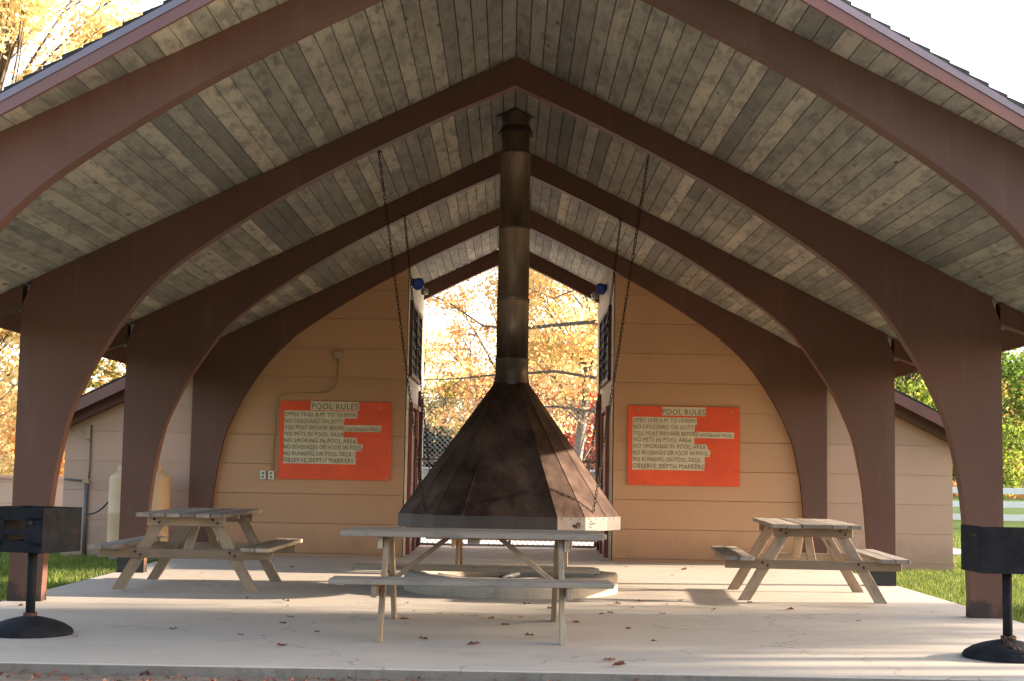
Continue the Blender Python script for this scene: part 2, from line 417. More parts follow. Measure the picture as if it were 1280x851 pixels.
b = MB(); b.box((0, 22.2, -.1), (2.9, 4.0, .2))
tag(b.build('passage_floor', M['concrete']), kind='structure')
b = MB(); b.box((0, 33.2, -.12), (16, 18, .2))
tag(b.build('pool_deck', M['deck']), kind='structure')

# grass blades beside the slab
def blades(name, areas, n, label):
    b = MB(); vs = []; fs = []; rs = []
    for k in range(n):
        x0, x1, y0, y1 = areas[k % len(areas)]
        x, y = R.uniform(x0, x1), R.uniform(y0, y1)
        h = R.uniform(.03, .085); a = R.uniform(0, PI); l = R.uniform(-.04, .04); wd = R.uniform(.004, .009)
        i = len(vs)
        vs += [(x-wd*math.cos(a), y-wd*math.sin(a), -.08), (x+wd*math.cos(a), y+wd*math.sin(a), -.08), (x+l, y+l*.6, -.075+h)]
        fs.append((i, i+1, i+2)); rs += [R.random()]*3
    b.v = vs; b.f = fs; b.gc = vs; b.r = rs; b.mi = [0]*len(fs); b.sm = [False]*len(fs)
    return tag(b.build(name, M['blade']), label, 'grass', None, 'stuff')
blades('lawn_grass', [(4.44, 6.3, 11, 20.1), (4.44, 9, 14, 26), (6.2, 10.5, 18, 34), (-6.3, -4.44, 11, 20.1), (-9, -4.5, 14, 24)], 90000, 'short green lawn grass beside the concrete slab')

# ------------------------------------------------------------------ pavilion
INNER = [(0, 4.70), (.61, 4.42), (1.25, 4.10), (1.9, 3.75), (2.45, 3.41), (2.90, 3.10), (3.16, 2.88), (3.37, 2.65), (3.57, 2.36),
         (3.71, 2.13), (3.82, 1.90), (3.92, 1.65), (3.98, 1.38), (4.03, 1.10), (4.06, .80), (4.085, .43), (4.10, 0)]
def catmull(P, k):
    out = []
    for i in range(len(P)-1):
        p0, p1, p2, p3 = P[max(i-1, 0)], P[i], P[i+1], P[min(i+2, len(P)-1)]
        for j in range(k):
            t = j/k
            out.append(tuple(.5*((2*p1[a]) + (-p0[a]+p2[a])*t + (2*p0[a]-5*p1[a]+4*p2[a]-p3[a])*t*t + (-p0[a]+3*p1[a]-3*p2[a]+p3[a])*t**3) for a in (0, 1)))
    return out + [P[-1]]
INS = catmull(INNER, 3)
pav = empty('picnic_pavilion', (0, 12.95, 0), 'open gabled picnic pavilion with brown arched frames and grey board ceiling', 'pavilion')
def arch(yf, parent):
    th = .135
    m_ = MB()
    outer = []
    for x, z in INS:
        if z > 2.36:   # rafter zone: foot of the perpendicular on the roof line, reaching the knee at x=HW
            u = (4.70 - z)/(4.70-2.36); ox = HW*(x/3.57)**1.0 if x < 3.57 else HW
            ox = x + (HW-3.57)*(x/3.57)**2.2
            outer.append((min(ox, HW), roof(min(ox, HW))))
        else:
            u = (2.36-z)/2.36; outer.append((HW, 2.60*(1-u)))
    # force a knee pair
    pr = list(zip(INS, outer))
    for sg in (-1, 1):
        ring = [(i, o) for i, o in pr]
        vs = []
        for (i, o) in ring:
            for y in (yf, yf+th): vs += [(sg*i[0], y, i[1]), (sg*o[0], y, o[1])]
        fs = []
        for k in range(len(ring)-1):
            a = 4*k; c = a+4
            q = [(a, a+1, c+1, c), (a+2, c+2, c+3, a+3), (a, c, c+2, a+2), (a+1, a+3, c+3, c+1)]
            fs += q
        k = 4*(len(ring)-1); fs.append((k, k+1, k+3, k+2))
        if sg > 0: fs = [tuple(reversed(f)) for f in fs]
        m_.add(vs, fs, rnd=.5)
        # rafter tail past the post
        pts = [(HW-.004, roof(HW)-.001), (4.68, roof(4.68)-.001), (4.68, roof(4.68)-.16), (HW-.004, 2.60)]
        tv = [(sg*x, y, z) for y in (yf+.002, yf+th-.002) for x, z in pts]
        m_.add(tv, [(0, 1, 2, 3), (7, 6, 5, 4), (0, 4, 5, 1), (1, 5, 6, 2), (2, 6, 7, 3)] if sg < 0 else [(3, 2, 1, 0), (4, 5, 6, 7), (1, 5, 4, 0), (2, 6, 5, 1), (3, 7, 6, 2)], rnd=.5)
    return local(pav, m_).build('arch_frame', M['frame'], parent)
for k, y in enumerate(FY):
    f_ = arch(y, pav)
    if k in (1, 2):      # charred, rusted steel shoes at the foot of the posts
        for sg in (-1, 1):
            b = MB(); hh = .13 if k == 1 else .16
            b.box((sg*(4.245), y-.004, hh/2), (.302, .006, hh)); b.box((sg*4.245, y+.14, hh/2), (.302, .006, hh))
            o = local(pav, b).build('post_shoe', M['rubber'] if k == 2 else M['frame'], None); o.parent = f_
def front_y(x): return 8.30 + .20*abs(x)
YB = 24.5
# ceiling boards: real boards with end joints, following the prow
def boards(sg):
    b = MB(); w_ = .1195; x = 0.0; th = .02
    while x < 4.70:
        x1 = min(x+w_, 4.72); lane = R.random()
        ym = front_y((x+x1)/2)
        y = ym
        cuts = [f_+.07 for f_ in FY if R.random() < .55]
        for bay, pr_ in ((0, .16), (1, .42), (2, .3), (3, .3)):
            if R.random() < pr_: cuts.append(R.uniform(FY[bay]+.5, FY[bay+1]-.3))
        cuts = sorted(c_ for c_ in cuts if c_ > ym+.5) + [YB]
        for y1 in cuts:
            if y1-y < .5: continue
            g = .0036
            dz = R.uniform(0, .003)
            xa, xb = sg*(x+g), sg*(x1-g)
            ya0 = y if y > ym else front_y(x); ya1 = y if y > ym else front_y(x1)
            pts = [(xa, ya0+.001, roof(x+g)), (xb, ya1+.001, roof(x1-g)), (xb, y1-.002, roof(x1-g)), (xa, y1-.002, roof(x+g))]
            off = .002+dz
            vs = [(p[0], p[1], p[2]+off) for p in pts] + [(p[0], p[1], p[2]+off+th) for p in pts]
            gc = [(p[1], abs(p[0]), p[2]*.2) for p in vs]
            fs = [(3, 2, 1, 0), (4, 5, 6, 7), (0, 1, 5, 4), (1, 2, 6, 5), (2, 3, 7, 6), (3, 0, 4, 7)]
            if sg < 0: fs = [tuple(reversed(f)) for f in fs]
            b.add(vs, fs, gc, rnd=.35*lane+.65*R.random())
            y = y1
        x = x1
    return local(pav, b).build('ceiling_boards', M['ceiling'], pav)
boards(-1); boards(1)
# shingle courses above
for sg in (-1, 1):
    b = MB(); x = 0
    while x < 4.78:
        x1 = x + .128
        j = R.uniform(-.012, .012)
        z0, z1 = roof(x)+.122, roof(x1)+.122
        yf0, yf1 = front_y(x)-.03+j, front_y(x1)-.03+j
        t0, t1 = .016, .034
        vs = [(sg*x, yf0, z0), (sg*x1, yf1, z1), (sg*x1, YB+.03, z1), (sg*x, YB+.03, z0),
              (sg*x, yf0, z0+t0), (sg*x1, yf1, z1+t1), (sg*x1, YB+.03, z1+t1), (sg*x, YB+.03, z0+t0)]
        fs = [(3, 2, 1, 0), (4, 5, 6, 7), (0, 1, 5, 4), (1, 2, 6, 5), (2, 3, 7, 6), (3, 0, 4, 7)]
        if sg < 0: fs = [tuple(reversed(f)) for f in fs]
        b.add(vs, fs); x = x1
    local(pav, b).build('shingles', M['shingle'], pav)
# rake fascia boards (front prow and back) and eave fascias
for sg in (-1, 1):
    for nm, zt, zb, fo in (('rake_fascia', .085, -.012, .028), ('drip_edge', .122, .072, .036)):
        b = MB(); vs = []
        for x in (0, 4.74):
            y = front_y(x)
            for yy in (y-fo, y-(.002 if nm == 'rake_fascia' else .0285)):
                for z in (roof(x)+zb, roof(x)+zt): vs.append((sg*x, yy, z))
        fs = [(0, 1, 5, 4), (2, 6, 7, 3), (0, 4, 6, 2), (1, 3, 7, 5), (0, 2, 3, 1), (4, 5, 7, 6)]
        if sg > 0: fs = [tuple(reversed(f)) for f in fs]
        b.add(vs, fs, rnd=.5)
        local(pav, b).build(nm, M['fascia' if nm == 'rake_fascia' else 'drip'], pav)
    b = MB(); y0, y1 = front_y(4.73), 24.5
    b.box((sg*4.735, (y0+y1)/2, roof(4.73)-.035), (.03, y1-y0, .30))
    local(pav, b).build('eave_fascia', M['frame'], pav)
    b = MB()
    b.beam((0, 24.515, RIDGE-.03), (sg*4.75, 24.515, roof(4.75)-.03), .03, .16)
    local(pav, b).build('rear_fascia', M['frame'], pav)

# ------------------------------------------------------------------ bathhouses either side of the passage
def groove_wall(b, axis, fixed, a0, a1, z0, ztop, th, sgn=1, z1st=.04, step=.4055, holes=()):
    """courses of panel siding with open grooves; axis 'x' wall along x at y=fixed, 'y' wall along y at x=fixed"""
    zs = [z0]; z = z1st
    while z < 5.2:
        if z > z0+.05: zs.append(z)
        z += step
    for i in range(len(zs)):
        lo = zs[i]+(.003 if i else 0); hi = (zs[i+1] if i+1 < len(zs) else 6)-.003
        if axis == 'x':
            # clip with sloped top
            segs = [(a0, a1)]
            pts = []
            N = 60
            top = lambda x: ztop(x)
            # polygon: bottom edge where top>lo
            xs = [a0+(a1-a0)*k/N for k in range(N+1)]
            run = [x for x in xs if top(x) > lo+.004]
            if len(run) < 2: continue
            r_ = R.random()
            for k in range(len(run)-1):
                xa, xb = run[k], run[k+1]
                ha, hb = min(hi, top(xa)), min(hi, top(xb))
                b.add([(xa, fixed, lo), (xb, fixed, lo), (xb, fixed, hb), (xa, fixed, ha)], [(0, 1, 2, 3)], rnd=r_)
            xa, xb = run[0], run[-1]
            b.add([(xa, fixed, lo), (xb, fixed, lo), (xb, fixed+.012, lo), (xa, fixed+.012, lo)], [(3, 2, 1, 0)], rnd=r_)
            if top(xa) > hi and top(xb) > hi:
                b.add([(xa, fixed, hi), (xb, fixed, hi), (xb, fixed+.012, hi), (xa, fixed+.012, hi)], [(0, 1, 2, 3)], rnd=r_)
        else:
            hi2 = min(hi, ztop(fixed))
            if hi2 <= lo: continue
            r_ = R.random()
            b.add([(fixed, a0, lo), (fixed, a1, lo), (fixed, a1, hi2), (fixed, a0, hi2)], [(0, 1, 2, 3) if sgn > 0 else (3, 2, 1, 0)], rnd=r_)
            b.add([(fixed, a0, hi2), (fixed, a1, hi2), (fixed-.012*sgn, a1, hi2), (fixed-.012*sgn, a0, hi2)], [(0, 1, 2, 3)], rnd=r_)
            b.add([(fixed, a0, lo), (fixed, a1, lo), (fixed-.012*sgn, a1, lo), (fixed-.012*sgn, a0, lo)], [(0, 1, 2, 3)], rnd=r_)
WY = 20.20
def bathhouse(sg):
    word = 'left' if sg < 0 else 'right'
    h = empty('bathhouse', (sg*3.8, WY, 0), ('tan panelled bathhouse with gas cylinders and conduit on its front' if sg < 0 else
              'tan panelled bathhouse whose pinkish outer end meets the sunlit lawn'), 'building', 'bathhouses either side of the gated passage')
    wx = 6.15
    top = lambda x: roof(x)-.005
    # front wall under the pavilion (tan), outer end (pinkish)
    b = MB()
    a0, a1 = (-HW+.12, -1.45) if sg < 0 else (1.45, HW-.12)
    groove_wall(b, 'x', WY, a0, a1, -.02, top, .1)
    b.box(((a0+a1)/2, WY+.062, 1.0), (a1-a0-.02, .1, 2.1), rnd=.1)
    # backing following the slope
    def slab_back(xa, xb):
        vs = [(xa, WY+.012, 0), (xb, WY+.012, 0), (xb, WY+.012, top(xb)), (xa, WY+.012, top(xa)),
              (xa, WY+.2, 0), (xb, WY+.2, 0), (xb, WY+.2, top(xb)), (xa, WY+.2, top(xa))]
        b.add(vs, [(0, 1, 2, 3), (5, 4, 7, 6), (1, 5, 6, 2), (4, 0, 3, 7), (3, 2, 6, 7)], rnd=0)
    slab_back(a0, a1)
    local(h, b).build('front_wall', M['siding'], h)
    b = MB()
    e0, e1 = (-wx, -HW+.12) if sg < 0 else (HW-.12, wx)
    groove_wall(b, 'x', WY, e0, e1, -.08, top, .1)
    vs = [(e0, WY+.012, -.08), (e1, WY+.012, -.08), (e1, WY+.012, top(e1)), (e0, WY+.012, top(e0)),
          (e0, WY+4.2, -.08), (e1, WY+4.2, -.08), (e1, WY+4.2, top(e1)), (e0, WY+4.2, top(e0))]
    b.add(vs, [(0, 1, 2, 3), (5, 4, 7, 6), (1, 5, 6, 2), (4, 0, 3, 7), (3, 2, 6, 7)], rnd=.3)
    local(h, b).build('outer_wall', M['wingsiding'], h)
    # passage wall
    b = MB(); X = sg*1.45
    groove_wall(b, 'y', X, WY, 24.2, 0, top, .1, -sg)
    b.box((sg*(1.45+.11), (WY+24.2)/2+.05, 2.05), (.196, 24.2-WY-.12, 4.1), rnd=.2)
    local(h, b).build('passage_wall', M['creamwall' if sg < 0 else 'tanpassage'], h)
    # doors
    ys = [(21.0, 21.95), (22.35, 23.3)] if sg < 0 else [(21.15, 22.1)]
    for (ya, yb) in ys:
        d = MB(); xo = sg*1.425
        for yy in (ya-.03, yb+.03): d.box((xo, yy, 1.05), (.06, .07, 2.12))
        d.box((xo, (ya+yb)/2, 2.145), (.06, yb-ya+.13, .07))
        fr = local(h, d).build('door', M['redbrown'], h)
        d = MB(); d.box((sg*1.44, (ya+yb)/2, 1.04), (.03, yb-ya-.004, 2.06))
        o = local(h, d).build('door_leaf', M['redbrown'], h, .004); o.parent = fr
        d = MB(); d.lathe((0, 0, 0), [(0, -.045), (.03, -.04), (.035, -.02), (.018, -.008), (.018, .02)], 12)
        d.v = [(sg*1.425+sg*v[2]-sg*.0, (yb if sg > 0 else ya)+v[1]+(-.1 if sg > 0 else .1), 1.02+v[0]) for v in d.v]
        o = local(h, d).build('door_handle', M['galv'], h); o.parent = fr
    # high dark louvred window following the roof
    ya, yb = (20.75, 22.9) if sg < 0 else (20.95, 23.0)
    d = MB(); xo = sg*1.43
    d.box((xo, ya, 3.08), (.05, .06, 1.02)); d.box((xo, yb, 3.08), (.05, .06, 1.02))
    d.box((xo, (ya+yb)/2, 2.57), (.05, yb-ya+.06, .06)); d.box((xo, (ya+yb)/2, 3.59), (.05, yb-ya+.06, .06))
    d.box((xo, (ya+yb)/2, 3.08), (.045, .04, .96))
    fr = local(h, d).build('window', M['frame'], h)
    d = MB()
    for k in range(7): d.beam((sg*1.436, ya+.03, 2.66+k*.135), (sg*1.436, yb-.03, 2.66+k*.135), .012, .15, (sg*.2, 0, 1))
    d.box((sg*1.447, (ya+yb)/2, 3.08), (.01, yb-ya-.04, .98))
    o = local(h, d).build('louvre', M['glassdark'], h); o.parent = fr
    # outer roof: same plane as the pavilion's
    b = MB(); y0, y1 = 19.82, 24.5
    xa, xb = 4.76, 6.50
    def plane(x0, x1, zo, th, yy0, yy1, rnd=.4):
        vs = []
        for y in (yy0, yy1):
            for x in (x0, x1): vs += [(sg*x, y, roof(x)+zo), (sg*x, y, roof(x)+zo+th)]
        fs = [(0, 1, 3, 2), (4, 6, 7, 5), (0, 2, 6, 4), (1, 5, 7, 3), (0, 4, 5, 1), (2, 3, 7, 6)]
        if sg < 0: fs = [tuple(reversed(f)) for f in fs]
        b.add(vs, fs, rnd=rnd)
    plane(xa, xb, -.03, .06, y0, y1)
    rf = local(h, b).build('roof', M['shingle'], h)
    b = MB(); x = xa
    while x < xb:
        plane(x, x+.14, .032, .016+R.uniform(0, .012), y0-.03, y1+.02); x += .1405
    o = local(h, b).build('shingles', M['shingle'], h); o.parent = rf
    b = MB(); plane(xa, xb, -.135, .16, y0-.024, y0-.002)
    o = local(h, b).build('rake_fascia', M['fascia'], h); o.parent = rf
    b = MB(); plane(4.52, 6.2, -.25, .20, 20.0, WY-.002)
    o = local(h, b).build('wall_trim', M['frame'], h); o.parent = rf
    b = MB(); b.box((sg*6.515, (y0+y1)/2, roof(6.5)-.06), (.03, y1-y0, .17))
    o = local(h, b).build('eave_fascia', M['frame'], h); o.parent = rf
    return h
bath_l = bathhouse(-1); bath_r = bathhouse(1)

# ------------------------------------------------------------------ pool-rule signs
def text_mesh(txt, x0, x1, zc, hh, yy, b, jit=0):
    cu = bpy.data.curves.new('t', 'FONT'); cu.body = txt; cu.size = 1; cu.space_character = 1.12
    cu.offset = 0
    cu.resolution_u = 3
    o = bpy.data.objects.new('t', cu); C.objects.link(o)
    dg = bpy.context.evaluated_depsgraph_get()
    me = bpy.data.meshes.new_from_object(o.evaluated_get(dg))
    xs = [v.co.x for v in me.vertices]; zs = [v.co.y for v in me.vertices]
    mx, Mx, mz, Mz = min(xs), max(xs), min(zs), max(zs)
    s1 = (x1-x0)/(Mx-mx); s2 = hh/(.72)
    vs = []
    for v in me.vertices:
        px = x0+(v.co.x-mx)*s1; pz = zc-hh/2+v.co.y*s2
        vs.append((px, yy, pz + .004*math.sin(px*31+zc*17) ))
    b.add(vs, [tuple(p.vertices) for p in me.polygons], rnd=.5)
    bpy.data.objects.remove(o); bpy.data.meshes.remove(me)
def sign(x0, x1, z0, z1, box, patches, lines, label, tears):
    """box: the pixel box the patch and line coordinates were measured in"""
    yy = WY-.03
    s = empty('rules_sign', ((x0+x1)/2, yy, (z0+z1)/2), label, 'sign', 'pool rules signs')
    bx0, by0, bx1, by1 = box
    fx = lambda u: x0+(u-bx0)/(bx1-bx0)*(x1-x0)
    fz = lambda v: z1-(v-by0)/(by1-by0)*(z1-z0)
    b = MB(); b.box(((x0+x1)/2, yy+.008, (z0+z1)/2), (x1-x0, .016, z1-z0))
    local(s, b).build('board', M['signred'], s, .002)
    b = MB()
    for (u0, u1, v0, v1, sk) in patches:
        b.add([(fx(u0), yy-.003, fz(v1)), (fx(u1+sk), yy-.003, fz(v1)), (fx(u1), yy-.003, fz(v0)), (fx(u0), yy-.003, fz(v0))], [(0, 1, 2, 3)], rnd=.5)
    local(s, b).build('backing_patch', M['signcream'], s)
    b = MB()
    for (txt, u0, u1, v0, v1) in lines:
        text_mesh(txt, fx(u0), fx(u1), fz((v0+v1)/2), abs(fz(v1)-fz(v0)), yy-.006, b)
    local(s, b).build('lettering', M['signink'], s)
    for u, v in tears:
        b = MB(); b.lathe((0, 0, 0), [(0, -.006), (.012, -.004), (.014, 0)], 10)
        n_ = 30
        for i in range(len(b.v)-n_, len(b.v)):
            q = b.v[i]; b.v[i] = (fx(u)+q[0], yy-.001+q[2], fz(v)+q[1])
        local(s, b).build('screw', M['galv'], s)
    return s
M['signred'] = paint('orange_red_sign_paint', (.78, .075, .014), .45, .12, 2.5, 40, .04, dirt=((.66, .05, .014), 4, .6))
M['signcream'] = paint('faded_cream_patch', (.62, .52, .38), .7, .1, 6, dirt=((.5, .4, .28), 9, .6))
M['signink'] = paint('faded_brown_lettering', (.15, .09, .06), .8, .35, 25)
sign(1.645, 3.199, 1.055, 2.15, (155, 160, 1010, 770),
     [(415, 747, 165, 232, 0), (190, 678, 245, 300, 4), (190, 668, 300, 354, -6), (190, 965, 354, 402, 0), (190, 662, 402, 450, 0), (190, 752, 450, 495, 20),
      (190, 787, 495, 546, -8), (190, 742, 546, 600, 0), (190, 742, 600, 652, -4)],
     [('POOL RULES', 420, 742, 180, 224), ('OPEN 10:00 A.M. TO 10:00PM', 197, 668, 254, 286), ('NO LIFEGUARD ON DUTY', 199, 655, 304, 336),
      ('YOU MUST SHOWER BEFORE', 198, 692, 355, 388), ('ENTERING POOL', 708, 955, 366, 391), ('NO PETS IN POOL AREA', 199, 640, 402, 436),
      ('NO SMOKING IN POOL AREA', 199, 750, 452, 486), ('NO BEVERAGES OR FOOD IN POOL', 197, 768, 502, 536), ('NO RUNNING ON POOL DECK.', 197, 718, 553, 587),
      ('OBSERVE DEPTH MARKERS', 195, 735, 603, 640)],
     'orange-red pool rules sign on the tan wall right of the hood', [(230, 190), (945, 190)])
sign(-3.18, -1.632, 1.052, 2.132, (120, 342, 720, 764),
     [(283, 543, 343, 390, 0), (143, 537, 394, 432, -4), (143, 467, 432, 468, -4), (143, 668, 468, 504, -6), (143, 463, 504, 537, 0), (143, 533, 537, 572, 10),
      (143, 570, 572, 608, -6), (143, 532, 608, 643, -2), (143, 532, 643, 680, 0)],
     [('POOL RULES', 290, 538, 352, 384), ('OPEN 10:00 A.M. TO 10:00PM', 147, 526, 402, 425), ('NO LIFEGUARD ON DUTY', 149, 461, 438, 461),
      ('YOU MUST SHOWER BEFORE', 147, 470, 473, 496), ('ENTERING POOL', 480, 663, 480, 500), ('NO PETS IN POOL AREA', 148, 462, 508, 531),
      ('NO SMOKING IN POOL AREA', 146, 532, 543, 567), ('NO BEVERAGES OR FOOD IN POOL', 143, 566, 578, 602), ('NO RUNNING ON POOL DECK.', 143, 516, 613, 637),
      ('OBSERVE DEPTH MARKERS', 143, 520, 648, 672)],
     'orange-red pool rules sign on the tan wall beside the conduit', [(185, 366), (660, 372), (700, 757)])

# conduit run with box and outlets
o = empty('electrical_conduit', (-2.85, WY, 1.1), 'painted conduit looping over the sign down to two outlet plates', 'conduit')
b = MB(); yy = WY-.016
pts = [(-2.40, 2.72), (-2.40, 2.42), (-2.43, 2.33), (-2.52, 2.27), (-2.65, 2.245), (-3.05, 2.235), (-3.17, 2.21), (-3.23, 2.15), (-3.255, 2.05), (-3.27, 1.16)]
b.tube([(x, yy, z) for x, z in pts], .012, 8); local(o, b).build('pipe', M['conduit'], o)
b = MB(); b.box((-2.40, WY-.028, 2.78), (.11, .05, .11)); b.box((-2.40, WY-.02, 2.80), (.18, .03, .03)); local(o, b).build('junction_box', M['conduit'], o, .004)
for x in (-3.39, -3.28):
    b = MB(); b.box((x, WY-.022, 1.10), (.078, .04, .12)); p_ = local(o, b).build('outlet_plate', M['plate'], o, .004)
    b = MB()
    for dz in (.024, -.024): b.lathe((0, 0, 0), [(0, -.002), (.016, -.002), (.016, .003)], 12, rnd=.1); 
    for k, dz in enumerate((.024, -.024)):
        for i in range(36): 
            q = b.v[k*36+i]; b.v[k*36+i] = (x+q[0], WY-.043+q[2], 1.10+dz+q[1])
    s_ = local(o, b).build('socket', M['conduit_grey'], o); s_.parent = p_
# grey service conduit on the far-left wall, with black gas hose
o = empty('service_conduit', (-5.78, WY, 0), 'grey vertical conduit with box on the pinkish wall left of the cylinders', 'conduit')
b = MB(); b.tube([(-5.79, WY-.02, 1.75), (-5.79, WY-.02, 1.15), (-5.80, WY-.02, .95)], .012, 8); b.tube([(-5.82, WY-.03, .98), (-5.82, WY-.03, -.05)], .028, 10)
b.tube([(-6.13, WY-.02, 1.00), (-5.82, WY-.02, .97)], .014, 8)
local(o, b).build('pipe', M['conduit_grey'], o)
b = MB(); b.box((-5.83, WY-.03, 1.63), (.07, .05, .17)); local(o, b).build('switch_box', M['conduit'], o, .004)
b = MB(); b.box((-5.83, WY-.035, .97), (.09, .06, .06)); local(o, b).build('junction_box', M['conduit'], o, .004)
b = MB()
b.tube([(-5.80+.40*t, WY-.1-.35*t, .50+.02*math.cos(t*3)+.22*t*t) for t in [i/12 for i in range(13)]], .011, 6)
local(o, b).build('hose', M['rubber'], o)

# ------------------------------------------------------------------ gas cylinders
def cylinder(x, label):
    t_ = empty('gas_cylinder', (x, 19.62, -.07), label, 'gas cylinder', 'cream gas cylinders by the wall')
    b = MB(); r = .188
    prof = [(r*.98, .17), (r, .20), (r, .62), (r*1.012, .625), (r*1.012, .65), (r, .655), (r, 1.08)] + [(r*math.cos(a), 1.08+.115*math.sin(a)) for a in [PI/2*i/8 for i in range(1, 8)]] + [(.03, 1.195), (.0, 1.197)]
    b.lathe((0, 0, 0), prof, 32); b.build('tank', M['tank'], t_)
    b = MB(); b.lathe((0, 0, 0), [(.15, .02), (.15, .17), (.16, .17), (.16, .0)], 24); b.build('foot_ring', M['conduit_grey'], t_)
    b = MB(); b.tube([(0, 0, 1.18), (0, 0, 1.27)], .02, 10); b.tube([(-.05, 0, 1.25), (.05, 0, 1.25)], .012, 8); b.build('valve', M['galv'], t_)
    b = MB()
    for k in range(24):
        a = math.radians(20+320*k/24); a2 = math.radians(20+320*(k+1)/24)
        hk = .08 if k % 8 not in (3, 4) else .03
        for (rr) in (.085,):
            b.add([(rr*math.cos(a), rr*math.sin(a), 1.185), (rr*math.cos(a2), rr*math.sin(a2), 1.185), (rr*math.cos(a2), rr*math.sin(a2), 1.185+hk), (rr*math.cos(a), rr*math.sin(a), 1.185+hk),
                   (.08*math.cos(a), .08*math.sin(a), 1.185), (.08*math.cos(a2), .08*math.sin(a2), 1.185), (.08*math.cos(a2), .08*math.sin(a2), 1.185+hk), (.08*math.cos(a), .08*math.sin(a), 1.185+hk)],
                  [(0, 1, 2, 3), (5, 4, 7, 6), (3, 2, 6, 7), (0, 3, 7, 4), (1, 5, 6, 2)], rnd=.5)
    b.build('collar', M['tank'], t_)
cylinder(-5.165, 'cream gas cylinder with the black hose, seen left of the brown post')
cylinder(-4.73, 'cream gas cylinder seen right of the brown post')

# ------------------------------------------------------------------ floodlights
def flood(x, y, z, sg, label):
    t_ = empty('floodlight', (x, y, z), label, 'floodlight', 'blue floodlights high in the passage')
    b = MB(); b.box((-sg*(-.10), 0, .03), (.03, .12, .12)); b.tube([(sg*.10, 0, .03), (sg*.02, 0, .02)], .016, 8)
    b.build('bracket', M['galv'], t_)
    d = Vector((-sg*.55, -.62, -.35)).normalized(); q = d.to_track_quat('Z', 'Y').to_matrix()
    b = MB(); b.lathe((0, 0, 0), [(0, -.15), (.04, -.14), (.05, -.08), (.088, -.01), (.095, .02), (.088, .03)], 20)
    b.v = [tuple(q @ Vector(v)) for v in b.v]; b.build('lamp_housing', M['blue'], t_)
    b = MB(); b.lathe((0, 0, 0), [(0, .025), (.05, .03), (.084, .028), (.086, .02)], 20)
    b.v = [tuple(q @ Vector(v)) for v in b.v]; b.build('lens', M['blue'], t_)
    b = MB(); b.lathe((0, 0, 0), [(0, .05), (.04, .045), (.055, .01), (.05, -.05), (0, -.06)], 18)
    b.v = [(v[0]-sg*.09, v[1]+.12, v[2]-.09) for v in b.v]; b.build('second_lamp', M['silver'], t_)
flood(-1.36, 20.9, 3.88, -1, 'blue floodlight on the passage wall left of the flue')
flood(1.36, 21.9, 3.98, 1, 'blue floodlight on the passage wall right of the flue')

# ------------------------------------------------------------------ chain-link gate
def chainlink(b, x0, x1, z0, z1, y, step=.08, r=.004):
    L = z1-z0
    k = x0-L
    while k < x1:
        for sgn in (1, -1):
            # diagonal line x = k + (z-z0) or mirrored
            pts = []
            N = max(2, int(L/ (step*1.0)))
            xa = k; xb = k+L
            ta = max(0, (x0-xa)/L); tb = min(1, (x1-xa)/L)
            if tb-ta < .01: continue
            za, zb = z0+ta*L, z0+tb*L
            if sgn < 0: za, zb = z0+z1-za, z0+z1-zb
            b.tube([(xa+ta*L, y+.002*sgn, za), (xa+tb*L, y+.002*sgn, zb)], r, 3, cap=False, smooth=False)
        k += step*1.0
def gate():
    g = empty('chain_link_gate', (0, 23.0, 0), 'tall double chain-link gate closing the passage behind the hood', 'gate')
    for (x0, x1) in ((-1.38, -.035), (.035, 1.38)):
        b = MB(); z0, z1 = .05, 2.35
        for x in (x0, x1): b.tube([(x, 23, z0), (x, 23, z1)], .021, 8)
        for z in (z0, 1.38): b.tube([(x0, 23, z), (x1, 23, z)], .019, 8)
        b.tube([(x0, 23, z1), (x1, 23, z1)], .004, 6)
        lf = local(g, b).build('gate_leaf', M['galv'], g)
        b = MB(); chainlink(b, x0, x1, z0, z1, 23.0)
        o = local(g, b).build('mesh', M['galv'], g); o.parent = lf
    for sg in (-1, 1):
        b = MB(); b.tube([(sg*1.425, 23, 0), (sg*1.425, 23, 2.45)], .024, 10)
        local(g, b).build('gate_post', M['redbrown'], g)
    b = MB(); b.box((0, 22.97, 1.05), (.14, .03, .05)); local(g, b).build('latch', M['galv'], g)
gate()
# pool fence farther back
def fence_far(name, x0, x1, y, ztop, label, post):
    f_ = empty(name, ((x0+x1)/2, y, 0), label, 'fence')
    b = MB(); b.tube([(x0, y, ztop), (x1, y, ztop)], .03, 8); local(f_, b).build('top_rail', M['galv'], f_)
    x = x0
    while x <= x1+.01:
        b = MB(); b.tube([(x, y, -.05), (x, y, ztop+.03)], .03, 8); local(f_, b).build('fence_post', M['galv'], f_); x += post
    b = MB(); chainlink(b, x0, x1, .0, ztop, y, .11, .004); local(f_, b).build('mesh', M['galv'], f_)
fence_far('chain_link_fence', -6, 6, 41.5, 1.25, 'low chain-link fence at the far side of the pool deck', 3.0)

# ------------------------------------------------------------------ hood, flue and chains
HC = (0.015, 15.0)
hood = empty('fireplace_hood', (HC[0], HC[1], 0), 'dark rusty eight-sided metal hood with a tall flue hung over the fire pit', 'fireplace hood')
RC = 1.10/math.cos(PI/8)
b = MB()
def octring(r, z, j=0): return [(r*math.cos(PI/8+PI/4*k), r*math.sin(PI/8+PI/4*k), z) for k in range(8)]
